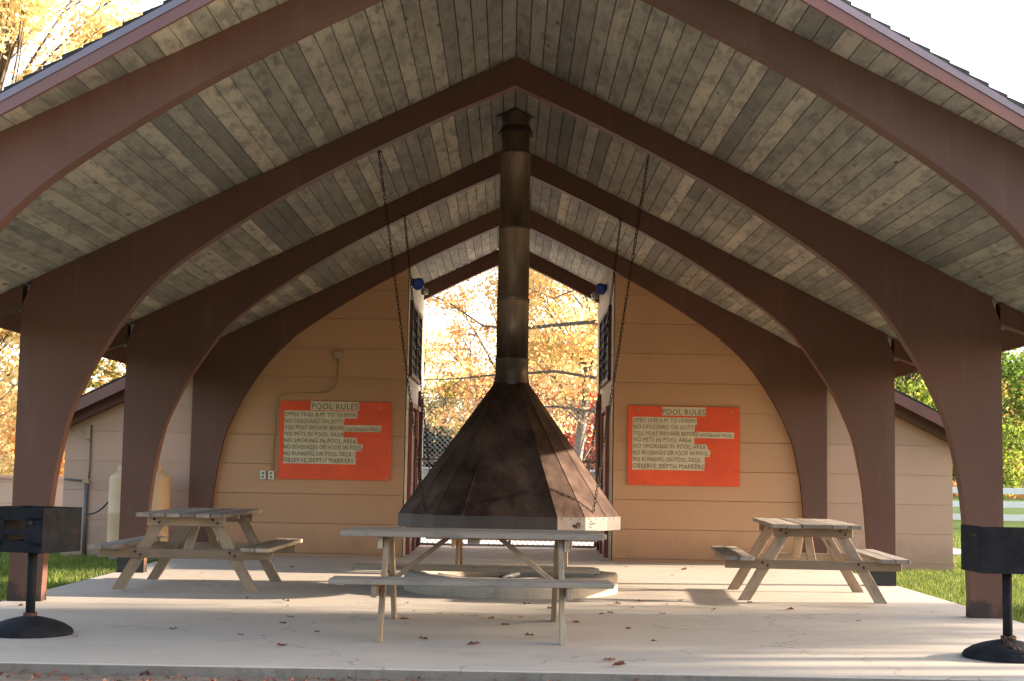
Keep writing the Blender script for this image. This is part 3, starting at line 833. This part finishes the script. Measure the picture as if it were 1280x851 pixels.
# each facet is made of several lapped sheet-metal strips, each its own tone and a hair proud of the last
r0, z0_, r1, z1_ = RC, .78, .185, 2.12
HA = []
for q in range(4):       # four broad flat panels with three narrow bent strips at each diagonal
    HA += [math.radians(90*q+d) for d in (22.5, 37.5, 52.5, 67.5)]
HR = [RC if (k % 4) in (0, 3) else RC*1.004 for k in range(16)]
HN = len(HA)
def hp(k, r, z): a = HA[k % HN]; rr = r*HR[k % HN]/RC; return Vector((rr*math.cos(a), rr*math.sin(a), z))
for k in range(HN):
    P0, P1, Q0, Q1 = hp(k, r0, z0_), hp(k+1, r0, z0_), hp(k, r1, z1_), hp(k+1, r1, z1_)
    N = 10; tone = .42+.16*((k*5) % 4)/3
    nrm = (P1-P0).cross(Q0-P0).normalized()
    for i in range(N):
        u0, u1 = i/N, (i+1)/N
        b.add([P0.lerp(Q0, u0), P1.lerp(Q1, u0), P1.lerp(Q1, u1), P0.lerp(Q0, u1)], [(0, 1, 2, 3)], rnd=tone)
    # folded seam standing a little proud along one edge, and the inner lining
    e = nrm*.004
    sw = (P1-P0).normalized()*.007
    b.add([P0+e, P0+sw+e, Q0+sw+e, Q0+e, P0, P0+sw, Q0+sw, Q0], [(0, 1, 2, 3), (1, 5, 6, 2), (4, 0, 3, 7)], rnd=tone)
    b.add([P1*.975, P0*.975, Q0*.975, Q1*.975], [(0, 1, 2, 3)], rnd=.2)
b.build('cone', M['hood'], hood)
b = MB()
for k in range(HN):
    ra, rb = RC+.006, RC-.006
    vs = [hp(k, ra, .655), hp(k+1, ra, .655), hp(k+1, ra, .785), hp(k, ra, .785), hp(k, rb, .655), hp(k+1, rb, .655), hp(k+1, rb, .785), hp(k, rb, .785)]
    b.add(vs, [(0, 1, 2, 3), (5, 4, 7, 6), (3, 2, 6, 7), (1, 0, 4, 5)], rnd=.4)
b.build('skirt', M['skirt'], hood)
b = MB()
for k in range(HN):
    n_ = 8 if k % 4 == 3 else 3
    for i in range(n_):
        p = hp(k, RC+.006, .77).lerp(hp(k+1, RC+.006, .77), (i+.5)/n_)
        b.box(p, (.009, .009, .009), Matrix.Rotation(HA[k]+.1, 3, 'Z'))
tag(b.build('rivets', M['rust'], hood), kind='stuff')
b = MB()
prof = [(.186, 2.10), (.180, 2.14), (.170, 2.20), (.170, 2.36), (.174, 2.362), (.174, 2.378), (.166, 2.38), (.166, 2.95), (.171, 2.953), (.171, 2.968), (.166, 2.975), (.171, 2.985), (.162, 3.0),
        (.162, 3.70), (.168, 3.703), (.168, 3.718), (.164, 3.724), (.167, 3.735), (.158, 3.74), (.158, 4.50), (.163, 4.503), (.163, 4.52), (.157, 4.53), (.145, 4.56), (.145, 5.05)]
b.lathe((0, 0, 0), prof, 48)
b.build('flue_pipe', M['pipe'], hood)
b = MB()   # storm collar / flashing under the ridge, following both slopes
for sg in (-1, 1):
    b.beam((0, 0, roof(0)-.006), (sg*.2, 0, roof(.2)-.006), .4, .006)
b.lathe((0, 0, 0), [(.15, 4.80), (.19, 4.72), (.186, 4.715), (.145, 4.79)], 32)
b.build('flashing', M['skirt'], hood)
def link_mesh():
    b = MB(); N = 14; nn = 6; R0, L0, rr = .011, .012, .0042
    pts = []
    for k in range(N):
        a = 2*PI*k/N; x = R0*math.cos(a); z = R0*math.sin(a) + (L0 if math.sin(a) > 0 else -L0)
        pts.append(Vector((x, 0, z)))
    vs = []
    for k in range(N):
        d = (pts[(k+1) % N]-pts[k-1]).normalized(); n1 = Vector((0, 1, 0)); n2 = d.cross(n1)
        for j in range(nn):
            a = 2*PI*j/nn; vs.append(pts[k]+(n1*math.cos(a)+n2*math.sin(a))*rr)
    fs = [(k*nn+j, k*nn+(j+1) % nn, ((k+1) % N)*nn+(j+1) % nn, ((k+1) % N)*nn+j) for k in range(N) for j in range(nn)]
    return vs, fs
LV, LF = link_mesh()
def chain(b, pts):
    """links threaded along a polyline"""
    pitch = .037; segs = [Vector(p) for p in pts]; k = 0
    for a, c_ in zip(segs, segs[1:]):
        L = (c_-a).length; n_ = max(1, int(L/pitch)); q = (c_-a).to_track_quat('Z', 'Y')
        for i in range(n_):
            p = a.lerp(c_, (i+.5)/n_); rz = Matrix.Rotation(PI/2*(k % 2)+R.uniform(-.25, .25), 3, 'Z')
            mm = q.to_matrix() @ rz; k += 1
            b.add([mm @ v + p for v in LV], LF, rnd=.5, smooth=True)
def sag(a, c_, s, n=9):
    a, c_ = Vector(a), Vector(c_)
    return [a.lerp(c_, i/n) - Vector((0, 0, s*4*(i/n)*(1-i/n))) for i in range(n+1)]
tops = [((-1.33, 14.02, roof(1.33)), (-.80, 14.19, .77)), ((1.31, 13.92, roof(1.31)), (.82, 14.19, .77)),
        ((-1.25, 16.52, 4.11), (-.80, 15.80, .77)), ((1.24, 16.52, 4.11), (.82, 15.80, .77))]
for a, c_ in tops:
    b = MB(); chain(b, sag(a, c_, .012)); local(hood, b).build('chain', M['chain'], hood)
    b = MB(); b.box((a[0], a[1], a[2]-.008), (.05, .05, .014)); local(hood, b).build('ceiling_hook', M['chain'], hood)
    b = MB(); b.box((c_[0]*1.0, c_[1]+(-.012 if c_[1] < 15 else .012), .735), (.05, .02, .06), Matrix.Rotation(PI/4*(1 if (c_[0] > 0) == (c_[1] < 15) else -1), 3, 'Z')); local(hood, b).build('chain_bracket', M['chain'], hood)
b = MB()   # slack end of chain bunched on the right front bracket
pts = [(.83, 14.15, .74)]
for k in range(16): u_ = R.uniform(-.16, .05); pts.append((.80+u_, 14.15+.55*u_*0-.035+.9*max(-.16, u_)*.9, .72+R.uniform(-.035, .035)))
chain(b, pts); local(hood, b).build('slack_chain', M['chain'], hood)

# ------------------------------------------------------------------ fire pit
pit = empty('fire_pit', (.04, 15.12, 0), 'low round concrete fire pit full of ash under the hanging hood', 'fire pit')
b = MB(); b.lathe((0, 0, 0), [(1.10, -.005), (1.10, .165), (1.085, .183), (.95, .187), (.925, .175), (.915, .02)], 72)
for i, v in enumerate(b.v):
    a = math.atan2(v[1], v[0]); j = 1+.006*math.sin(a*7)+.004*math.sin(a*19+1)
    b.v[i] = (v[0]*j, v[1]*j, v[2] + (.006*math.sin(a*5+2)+.004*math.sin(a*13) if v[2] > .1 else 0))
b.build('ring', M['pit'], pit)
b = MB()
for i in range(18):
    for k in range(36):
        ra, rb = .935*i/18, .935*(i+1)/18; a, c_ = 2*PI*k/36, 2*PI*(k+1)/36
        hz = lambda r, a: .045+.02*math.sin(r*9+a*3)+.012*math.sin(r*17-a*5)
        b.add([(ra*math.cos(a), ra*math.sin(a), hz(ra, a)), (rb*math.cos(a), rb*math.sin(a), hz(rb, a)), (rb*math.cos(c_), rb*math.sin(c_), hz(rb, c_)), (ra*math.cos(c_), ra*math.sin(c_), hz(ra, c_))], [(0, 1, 2, 3)], rnd=.5)
b.build('ash', M['sand'], pit)
for (x, y, l, a) in ((.35, -.45, .5, .4), (-.4, -.2, .6, 2.2), (.62, -.15, .28, .2), (-.1, .3, .5, 1.2)):
    b = MB(); b.tube([(x, y, .09), (x+l*math.cos(a), y+l*math.sin(a), .11)], [.035, .028], 8)
    b.build('charred_log', M['rubber'], pit)
b = MB(); b.box((.80, -.35, .12), (.16, .10, .08), Matrix.Rotation(.5, 3, 'Z')); b.build('loose_stone', M['deck'], pit, .02)

# ------------------------------------------------------------------ picnic tables
def table(cx, cy, rz, label, spread=.70, length=1.96, warp=0, dx=.65):
    """local x = along the planks; y = across"""
    t_ = empty('picnic_table', (cx, cy, 0), label, 'picnic table', 'weathered wooden picnic tables', rz)
    H = .755; th = .038; W = .86
    b = MB(); n_ = 6; pw = W/n_
    for k in range(n_):
        y = -W/2+pw*(k+.5); e = R.uniform(-.012, .012)
        b.box((e, y, H-th/2+R.uniform(-.002, .003)), (length+R.uniform(-.02, .015), pw-.007, th), Matrix.Rotation(R.uniform(-.003, .003), 3, 'Z'))
    b.build('tabletop', M['table'], t_, .004)
    for s in (-1, 1):
        b = MB()
        for j in range(2):
            b.box((R.uniform(-.01, .01), s*(.665+.142*j), .44-th/2+R.uniform(-.001, .002)), (length+.04+R.uniform(-.02, .02), .134, th))
        b.build('seat', M['table'], t_, .004)
    for ex in (-dx, dx):
        s0 = 1 if ex > 0 else -1
        b = MB(); b.beam((ex+s0*.042, -W/2+.05, H-th-.046), (ex+s0*.042, W/2-.05, H-th-.046), .038, .088, rnd=R.random()); sp = b.build('top_support', M['tableleg'], t_, .004)
        b = MB(); b.beam((ex+s0*.042, -.85, .44-th-.046), (ex+s0*.042, .85, .44-th-.046), .038, .088); ss = b.build('seat_support', M['tableleg'], t_, .004)
        for s in (-1, 1):
            b = MB(); top = Vector((ex, s*.24, H-th-.002)); bot = Vector((ex, s*spread, 0.0))
            d = (bot-top).normalized(); wv = .046
            # parallelogram leg with horizontal cuts
            wy = .052/abs(d.z)
            vs = []
            for x in (ex-.019, ex+.019):
                for (q, sy) in ((top, -1), (top, 1), (bot, 1), (bot, -1)): vs.append((x, q.y+sy*wy, q.z))
            gc = [(v[2], v[1]-s*.24-(H-v[2])*(spread-.24)/H*s, v[0]) for v in vs]
            b.add(vs, [(0, 3, 2, 1), (4, 5, 6, 7), (0, 1, 5, 4), (1, 2, 6, 5), (2, 3, 7, 6), (3, 0, 4, 7)], gc)
            b.build('leg', M['tableleg'], t_, .003)
            # bolts
            for (zz, par) in ((H-th-.045, 0), (.44-th-.045, 1)):
                f_ = (H-zz)/H; yc = s*(.24+(spread-.24)*f_)
                for o_ in (-.02, .022):
                    b = MB(); p = (ex+s0*.062, yc+o_*1.2, zz+o_*.7)
                    b.tube([p, (p[0]+s0*.006, p[1], p[2])], .013, 10)
                    b.build('bolt', M['bolt'], t_)
        b = MB(); b.beam((ex-s0*.02, 0, .44-th-.04), (ex*.30, 0, H-th-.012), .085, .036, (1, 0, 0) if False else (0, 0, 1)); b.build('brace', M['tableleg'], t_, .003)
    b = MB(); b.beam((0, -W/2+.06, H-th-.022), (0, W/2-.06, H-th-.022), .09, .038); b.build('batten', M['tableleg'], t_, .003)
    return t_
table(-.255, 11.23, math.radians(.6), 'grey picnic table set sideways in front of the fire pit', .80)
table(-3.12, 14.98, math.radians(90-1), 'picnic table between the left grill and the hood, seats end-on', .66)
table(3.03, 14.98, math.radians(90-4), 'picnic table beside the sunlit lawn on the right of the slab', .66)
table(.06, 18.1, math.radians(-.5), 'picnic table mostly hidden behind the hood and fire pit', .66)

# ------------------------------------------------------------------ pedestal grills
def grill(cx, cy, rz, label, openfront):
    t_ = empty('park_grill', (cx, cy, 0), label, 'grill', 'black pedestal charcoal grills', rz)
    b = MB(); prof = [(.300, .0), (.305, .018), (.29, .04), (.24, .072), (.17, .098), (.09, .118), (.05, .125), (.0, .126)]
    b.lathe((0, 0, 0), prof, 40); b.build('base', M['black'], t_)
    b = MB(); b.tube([(0, 0, .11), (0, 0, .60)], .033, 14); ps = b.build('post', M['black'], t_)
    b = MB(); b.tube([(0, 0, .115), (0, 0, .15)], .048, 14)
    if not openfront: chain(b, [(.0, -.05, .14), (-.045, -.03, .15), (-.05, -.12, .115), (-.03, -.2, .09), (.03, -.25, .07), (.06, -.3, .035)]) ; chain(b, [(-.05, -.05, .13), (.0, -.055, .15), (.05, -.03, .14)])
    b.build('collar', M['rust'], t_)
    W, D, z0, z1 = .50, .42, .585, .90; th = .006
    b = MB()
    b.box((0, 0, z0+th/2), (W, D, th))
    for sx in (-1, 1): b.box((sx*(W/2-th/2), 0, (z0+z1)/2+.001), (th, D, z1-z0))
    if openfront:   # notched adjustable front with slots
        y = -D/2+th/2
        b.box((0, y, z0+.04), (W-.002, th, .08)); b.box((0, y, z1-.045), (W-.002, th, .09))
        b.box((W/2-.08, y, (z0+z1)/2-.01), (.155, th, .20)); b.box((-W/2+.08, y, (z0+z1)/2-.01), (.155, th, .20))
        b.box((0, y, (z0+z1)/2-.02), (W-.32, th, .035))
        b.box((0, D/2-th/2, z0+.04), (W-.004, th, .08)); b.box((0, D/2-th/2, z1-.045), (W-.004, th, .09))
    else:
        b.box((0, -D/2+th/2, (z0+z1)/2), (W-.002, th, z1-z0-.002))
    fb = b.build('firebox', M['black'], t_, .002)
    b = MB()
    for s in (-1, 1): b.tube([(-W/2-.02, s*.05*0+s*(D/2+.0)*.0+s*.012-.1, z1-.06), (W/2+.0, s*.012-.1, z1-.06)], .006, 6)
    for k in range(15): b.tube([(-W/2+.03+k*.032, -D/2+.02, z1-.05), (-W/2+.03+k*.032, D/2-.03, z1-.05)], .0055, 6)
    b.build('grate', M['rust'], t_)
    b = MB(); b.tube([(W/2-.1, -D/2-.002, z0+.21), (W/2-.1, -D/2-.014, z0+.21)], .014, 10); b.build('bolt', M['rust'], t_)
    return t_
grill(-3.40, 10.52, math.radians(-22), 'black pedestal grill with a slotted front at the left edge', True)
grill(3.45, 10.12, math.radians(1), 'black pedestal grill with rusty chain round its foot at the right edge', False)

# ------------------------------------------------------------------ white rail fence and low wall
f_ = empty('rail_fence', (13.5, 38.5, 0), 'white three-rail fence on the far lawn', 'fence')
x = 8.0; k = 0
while x < 26:
    b = MB(); b.box((x, 38.5, .5), (.13, .13, 1.12)); local(f_, b).build('fence_post', M['white'], f_, .006)
    for z in (.22, .56, .92):
        b = MB(); b.box((x+1.2, 38.42+.005*(k % 2), z), (2.39, .04, .16)); local(f_, b).build('rail', M['white'], f_, .004)
    x += 2.4; k += 1
b = MB(); groove_wall(b, 'x', 27.0, -18, -8.2, -.08, lambda x: .92, .1); b.box((-13.1, 27.12, .42), (9.8, .2, 1.0)); b.box((-13.1, 27.1, .94), (9.9, .3, .06))
o = tag(b.build('low_wall', M['wingsiding']), 'low pinkish block wall behind the left post', 'wall')
# far roofed building beyond the deck
fb = empty('far_shed', (-3.4, 47, 0), 'low grey-roofed shed seen through the gate beyond the far fence', 'shed')
b = MB(); b.box((-3.4, 48, .6), (4.4, 3, 1.3)); local(fb, b).build('wall', M['farwall'], fb)
b = MB()
vs = [(-6, 46.2, 1.0), (-.9, 46.2, 1.62), (-.9, 50, 1.62), (-6, 50, 1.0), (-6, 46.2, 1.12), (-.9, 46.2, 1.74), (-.9, 50, 1.74), (-6, 50, 1.12)]
b.add(vs, [(3, 2, 1, 0), (4, 5, 6, 7), (0, 1, 5, 4), (1, 2, 6, 5), (2, 3, 7, 6), (3, 0, 4, 7)]); local(fb, b).build('roof', M['greyroof'], fb)

# ------------------------------------------------------------------ trees
def leaf_cloud(b, c, rad, n, size, squash=.7, flat=.0):
    vs = []; fs = []; rs = []
    cr = R.random()
    for _ in range(n):
        # gaussian-ish clump
        p = Vector((R.gauss(0, .5), R.gauss(0, .5), R.gauss(0, .5)*squash))*rad + c
        s = size*R.uniform(.6, 1.25)
        nrm = Vector((R.gauss(0, 1), R.gauss(0, 1), R.gauss(0, 1)+.4)).normalized()
        x = nrm.orthogonal().normalized(); a = R.uniform(0, 2*PI); y = nrm.cross(x)
        u = x*math.cos(a)+y*math.sin(a); v = nrm.cross(u)
        i = len(vs)
        vs += [p-u*s*.5, p+v*s*.34+nrm*s*.08, p+u*s*.55, p-v*s*.34+nrm*s*.08]
        fs.append((i, i+1, i+2, i+3)); rr = min(1, max(0, cr*.6+R.random()*.4)); rs += [rr]*4
    base = len(b.v)
    b.v += [tuple(q) for q in vs]; b.gc += [tuple(q) for q in vs]; b.r += rs
    b.f += [tuple(i+base for i in f) for f in fs]; b.mi += [0]*len(fs); b.sm += [False]*len(fs)
def tree(x, y, height, crown_r, mat, label, z0=-.08, clumps=70, per=130, size=.17, low=.3, lean=(0, 0), trunk=.16, bark='bark', group=None, name='tree', clump_r=.55, cat='tree'):
    t_ = empty(name, (x, y, z0), label, cat, group)
    tb = MB(); cb = MB()
    top = Vector((lean[0], lean[1], height*.92))
    spine = []
    for i in range(9):
        u = i/8; spine.append(Vector((lean[0]*u+.12*math.sin(u*5+x), lean[1]*u+.1*math.cos(u*4+y), top.z*u)))
    tb.tube(spine, [trunk*(1-.85*i/8)+.012 for i in range(9)], 9, cap=False)
    cz = height*(low+(1-low)/2); rz = height*(1-low)/2
    for k in range(clumps):
        while True:
            d = Vector((R.uniform(-1, 1), R.uniform(-1, 1), R.uniform(-1, 1)))
            if .25 < d.length < 1: break
        d = d*(d.length**-.25)
        fz = d.z
        rr = crown_r*(1-.25*max(0, fz))
        uz = min(.98, max(low*.8, (cz+rz*fz)/height))
        sp = spine[min(7, int(max(uz*.8, uz-.12)*8))]
        c_ = Vector((lean[0]*uz+d.x*rr, lean[1]*uz+d.y*rr, cz+rz*fz))
        if k % 2 == 0:
            a = sp; mid = a.lerp(c_, .5)+Vector((R.uniform(-.2, .2), R.uniform(-.2, .2), R.uniform(0, .35)))
            tb.tube([a, a.lerp(mid, .55)+Vector((0, 0, .05)), mid, c_], [trunk*.22, trunk*.17, trunk*.11, .008], 5, cap=False)
            for _ in range(2):
                e = c_+Vector((R.uniform(-.6, .6), R.uniform(-.6, .6), R.uniform(-.2, .5)))*clump_r*1.5
                tb.tube([mid.lerp(c_, R.uniform(.3, .9)), e], [trunk*.08+.004, .005], 4, cap=False)
        leaf_cloud(cb, c_, clump_r*R.uniform(.7, 1.5), int(per*R.uniform(.6, 1.4)), size, .7)
    tb.build('trunk', M[bark], t_); cb.build('crown', M[mat], t_)
    return t_
G1 = 'autumn trees beyond the pool gate'
# through the passage
tree(1.25, 34, 10.5, 2.5, 'leaf_gold', 'pale-trunked golden tree leaning right beyond the gate', clumps=130, per=230, size=.11, low=.22, lean=(1.5, 0), trunk=.125, bark='palebark', group=G1)
tree(-.6, 52, 6.2, 2.6, 'leaf_orange', 'orange tree low behind the right of the hood', clumps=70, per=230, size=.13, low=.1, lean=(2, 0), group=G1)
tree(-.9, 42, 9.0, 2.3, 'leaf_orange', 'pale orange tree rising behind the flue', clumps=42, per=130, size=.11, low=.22, lean=(.8, 0), trunk=.12, group=G1, clump_r=.5)
tree(-3.6, 60, 7.5, 2.6, 'leaf_gold', 'thin yellow tree at the left end of the far fence', clumps=44, per=110, size=.14, low=.3, trunk=.12, group=G1)
tree(-2.6, 56, 5.0, 2.4, 'leaf_olive', 'olive-yellow bushy tree low behind the left of the hood', clumps=60, per=230, size=.13, low=.08, group=G1)
tree(2.65, 50, 4.3, 1.3, 'leaf_red', 'small scarlet tree right of the pale trunk', clumps=36, per=200, size=.12, low=.08, trunk=.1, group=G1)
tree(-2.6, 49, 2.6, .9, 'leaf_dark', 'dark evergreen shrub beside the grey-roofed shed', clumps=22, per=140, size=.14, low=.05, trunk=.07, name='shrub', group=G1, cat='shrub')
tree(3.2, 45, 1.7, .7, 'leaf_dark', 'dark evergreen shrub at the foot of the scarlet tree', clumps=16, per=120, size=.13, low=.05, trunk=.06, name='shrub', group=G1, cat='shrub')
tree(4.6, 44, 11, 3.0, 'leaf_gold', 'tall thin golden tree behind the right passage wall', clumps=55, per=150, size=.12, low=.3, lean=(-1.5, 0), group=G1)
# bare-branched tree whose limbs cross the left half of the opening
lt = empty('tree', (1.9, 31.0, -.08), 'sparse tree reaching long bare limbs left across the opening', 'tree', G1)
tb = MB(); cb = MB()
def limb(pts, r0):
    n_ = len(pts); P = [Vector(p)-Vector((1.9, 31, -.08)) for p in pts]
    tb.tube(P, [r0*(1-.85*i/(n_-1)) for i in range(n_)], 6, cap=False)
    for i in range(1, n_):
        for _ in range(5):
            q = P[i-1].lerp(P[i], R.random()); e = q+Vector((R.uniform(-.5, .15), R.uniform(-.3, .3), R.uniform(-.3, .35)))
            tb.tube([q, q.lerp(e, .5)+Vector((0, 0, R.uniform(-.05, .07))), e], [.011, .008, .004], 4, cap=False)
            leaf_cloud(cb, e, R.uniform(.15, .42), R.randint(7, 30), .095, .6)
tb.tube([(0.9, 0, 0), (.85, 0, 2.5), (.8, 0, 5), (.6, 0, 8)], [.17, .14, .10, .04], 9, cap=False)
limb([(2.7, 31, 4.5), (1.2, 31, 4.35), (.1, 31, 4.22), (-.6, 31, 4.28), (-1.3, 31.1, 4.75), (-1.9, 31, 5.0)], .055)
limb([(2.7, 31, 3.1), (1.0, 31, 3.35), (-.4, 31.1, 3.25), (-1.2, 31, 3.15), (-2.0, 31, 3.1)], .045)
limb([(2.7, 31, 2.4), (1.0, 31, 2.6), (-.1, 31.2, 2.55), (-.7, 31, 2.22), (-1.1, 31, 2.25)], .035)
limb([(-.6, 31, 4.28), (-.85, 31, 3.95), (-.9, 31, 3.7)], .02)
limb([(2.7, 31, 5.6), (1.3, 31, 5.9), (.2, 31, 6.0), (-.8, 31, 5.7), (-1.6, 31, 5.9)], .04)
limb([(2.5, 31, 6.4), (1.6, 31, 5.2), (.9, 31, 4.9), (.4, 31, 5.1)], .03)
tb.build('trunk', M['bark'], lt); cb.build('crown', M['leaf_orange'], lt)
# left side, above and beside the roof
G2 = 'golden trees left of the pavilion'
tree(-12.6, 32, 14.5, 4.6, 'leaf_gold', 'tall golden tree showing above the left slope of the roof', clumps=270, per=230, size=.12, low=.22, lean=(1.2, 0), trunk=.28, group=G2)
tree(-8.4, 36, 12.5, 3.2, 'leaf_orange', 'orange-gold tree nearest the left roof edge', clumps=130, per=200, size=.12, low=.3, lean=(-1, 0), trunk=.2, group=G2)
tree(-11.5, 31, 6.0, 2.3, 'leaf_gold', 'yellow tree low behind the left post', clumps=60, per=130, size=.13, low=.08, trunk=.12, group=G2)
tree(-10.2, 44, 7.6, 3.0, 'leaf_olive', 'olive-gold tree above the left bathhouse roof', clumps=70, per=130, size=.17, low=.15, trunk=.18, group=G2)
tree(-16.6, 40, 12, 4, 'leaf_gold', 'yellow tree at the far left edge of the picture', clumps=80, per=120, size=.19, low=.08, trunk=.2, group=G2)
# right side
G3 = 'green trees right of the pavilion'
tree(15.2, 46, 6.2, 2.6, 'leaf_green', 'yellow-green tree behind the white rail fence', clumps=80, per=150, size=.15, low=.14, trunk=.16, group=G3)
tree(10.9, 40, 6.6, 2.2, 'leaf_green', 'bright green tree above the right bathhouse roof', clumps=75, per=150, size=.14, low=.2, trunk=.15, group=G3)
tree(19.0, 50, 7.5, 3.2, 'leaf_olive', 'olive tree behind the white rail fence, beyond the right post', clumps=70, per=130, size=.18, low=.12, trunk=.18, group=G3)
# park trees out to the right that dapple the low sun
G4 = 'park trees on the sunny side'
for (x, y, h, cr, cl, lo, sp, lab) in ((28, 16.6, 7.0, 1.1, 44, .35, 1.1, 'low dense gold tree on the sunny lawn'), (29, 24.2, 11.5, 2.5, 80, .60, 1.1, 'high-crowned gold tree on the sunny lawn'),
                           (27, 14.9, 10.0, 1.4, 100, .60, 1.6, 'small round-crowned gold tree added out of view to shade the left grill'),  # compact unseen crown, added to block the sun from the left grill
                           (27, 13.0, 10.5, 1.9, 16, .45, 1.0, 'bushy gold tree on the sunny lawn nearest the camera'), (34, 12.2, 12, 1.6, 16, .5, .8, 'slim sparse gold tree farthest out on the sunny lawn')):
    tree(x, y, h, cr, 'leaf_gold', lab, clumps=cl, per=int(110*sp), size=.2, low=lo, trunk=.15, group=G4, clump_r=.6)
for (x, y, tr_, lab) in ((19, 12.2, .10, 'slender bare-stemmed tree on the sunny lawn, nearest the slab'), (22, 13.6, .08, 'second slender bare-stemmed tree out from the slab'),
                         (21, 15.2, .12, 'stoutest of the slender bare-stemmed trees on the sunny lawn'), (25, 16.0, .07, 'thinnest of the slender bare-stemmed trees on the sunny lawn'), (30, 14.2, .11, 'farthest of the slender bare-stemmed trees on the sunny lawn')):
    tree(x, y, 11.5, 1.2, 'leaf_orange', lab, clumps=14, per=60, size=.2, low=.82, trunk=tr_, group='slender trees on the sunny side')

# ------------------------------------------------------------------ far wood and hillside
def far_wood():
    b = MB()
    for _ in range(900):
        x = R.uniform(-90, 90); y = R.uniform(95, 150)
        if -14 < x < 14: hmax = 4.2
        else: hmax = 8
        leaf_cloud(b, Vector((x, y, R.uniform(0, hmax))), R.uniform(1.5, 3), 46, .8, .8)
    return tag(b.build('far_wood', M['leaf_orange']), 'far autumn wood closing the view beyond the lawn', 'wood', None, 'stuff')
far_wood()
b = MB()
N = 40
vs = []
for j in range(8):
    for i in range(N+1):
        x = -300+600*i/N; y = 170+j*30
        t_ = j/7; h_ = 26*(math.sin(t_*PI/2))*(.55+.45*math.sin(x*.012+.8)) if x > 0 else 9*math.sin(t_*PI/2)
        vs.append((x, y, -1+h_+R.uniform(-.5, .5)))
fs = [(j*(N+1)+i, j*(N+1)+i+1, (j+1)*(N+1)+i+1, (j+1)*(N+1)+i) for j in range(7) for i in range(N)]
b.add(vs, fs, rnd=.5, smooth=True); tag(b.build('hillside', M['hill']), kind='structure')
b = MB()
for _ in range(420):
    x = R.uniform(25, 190); y = R.uniform(165, 330); t_ = (y-170)/210
    z = -1+26*math.sin(max(0, min(1, t_))*PI/2)*(.55+.45*math.sin(x*.012+.8))
    leaf_cloud(b, Vector((x, y, z+2.5)), R.uniform(3, 4.5), 60, 1.1, .8)
tag(b.build('hillside_wood', M['leaf_orange']), 'distant autumn wood covering the hillside', 'wood', None, 'stuff')

# ------------------------------------------------------------------ fallen leaves
def fallen(px, py, s, rz, z=0.0):
    b = MB(); N = 10; vs = [(0, 0, .006)]
    for k in range(N):
        a = 2*PI*k/N; r = s*(1 if k % 2 == 0 else .55)*R.uniform(.8, 1.1)
        vs.append((r*math.cos(a), r*math.sin(a), .004+.35*s*R.random()+(.3*s if k in (2, 3, 7) else 0)))
    b.add(vs, [(0, 1+k, 1+(k+1) % N) for k in range(N)])
    o = b.build('fallen_leaf', M['leaf_litter']); o.location = (px, py, z+.002); o.rotation_euler = (0, 0, rz)
    return o
protos = []
LG = 'dead leaves scattered over the slab'
spots = [(.02+.40*0, 11.1)]
spots = [(-.22, 10.25), (.75, 9.35), (.63, 9.6), (.55, 11.9), (.85, 12.6), (.9, 12.7), (1.4, 12.8), (1.7, 14.1), (1.9, 13.2), (1.0, 13.6), (1.25, 13.9), (1.5, 13.7), (-.9, 13.3), (-.75, 12.6),
         (-.55, 12.4), (-.35, 12.3), (-.1, 12.1), (.1, 12.3), (-.8, 11.9), (-.05, 11.6), (-1.95, 12.9), (-2.0, 13.3), (-1.7, 11.9), (-1.9, 10.6), (-1.75, 11.4), (-1.55, 10.0), (-3.0, 10.3), (-2.5, 10.9), (-2.4, 13.6), (-1.2, 14.1),
         (-1.1, 16.6), (2.3, 14.0), (2.0, 17.5), (-1.4, 10.9), (.2, 10.9), (3.0, 12.4), (2.6, 13.4), (1.1, 10.7), (-.6, 10.6), (.4, 13.0), (-4.1, 12.5), (2.2, 18.6), (1.55, 18.9), (-2.6, 17.8), (.15, 13.4), (.9, 11.5), (1.15, 13.3)]
for i, (x, y) in enumerate(spots):
    o = fallen(x+R.uniform(-.05, .05), y+R.uniform(-.05, .05), R.choice([.018, .022, .028, .035, .045]) if i > 2 else .055, R.uniform(0, 6))
    tag(o, 'small curled reddish-brown leaf lying on the concrete slab', 'leaf', LG)
b = MB()
for _ in range(520):
    x, y = R.uniform(-3.6, 3.6), R.uniform(8.35, 9.0)
    if R.random() < .35 and not (-2.2 < x < -.5): continue
    leaf_cloud(b, Vector((x, y, -.045)), .02, 1, R.uniform(.02, .055), .3)
tag(b.build('leaf_litter', M['leaf_litter']), 'red and brown leaf litter along the front edge of the slab', 'leaf litter', None, 'stuff')
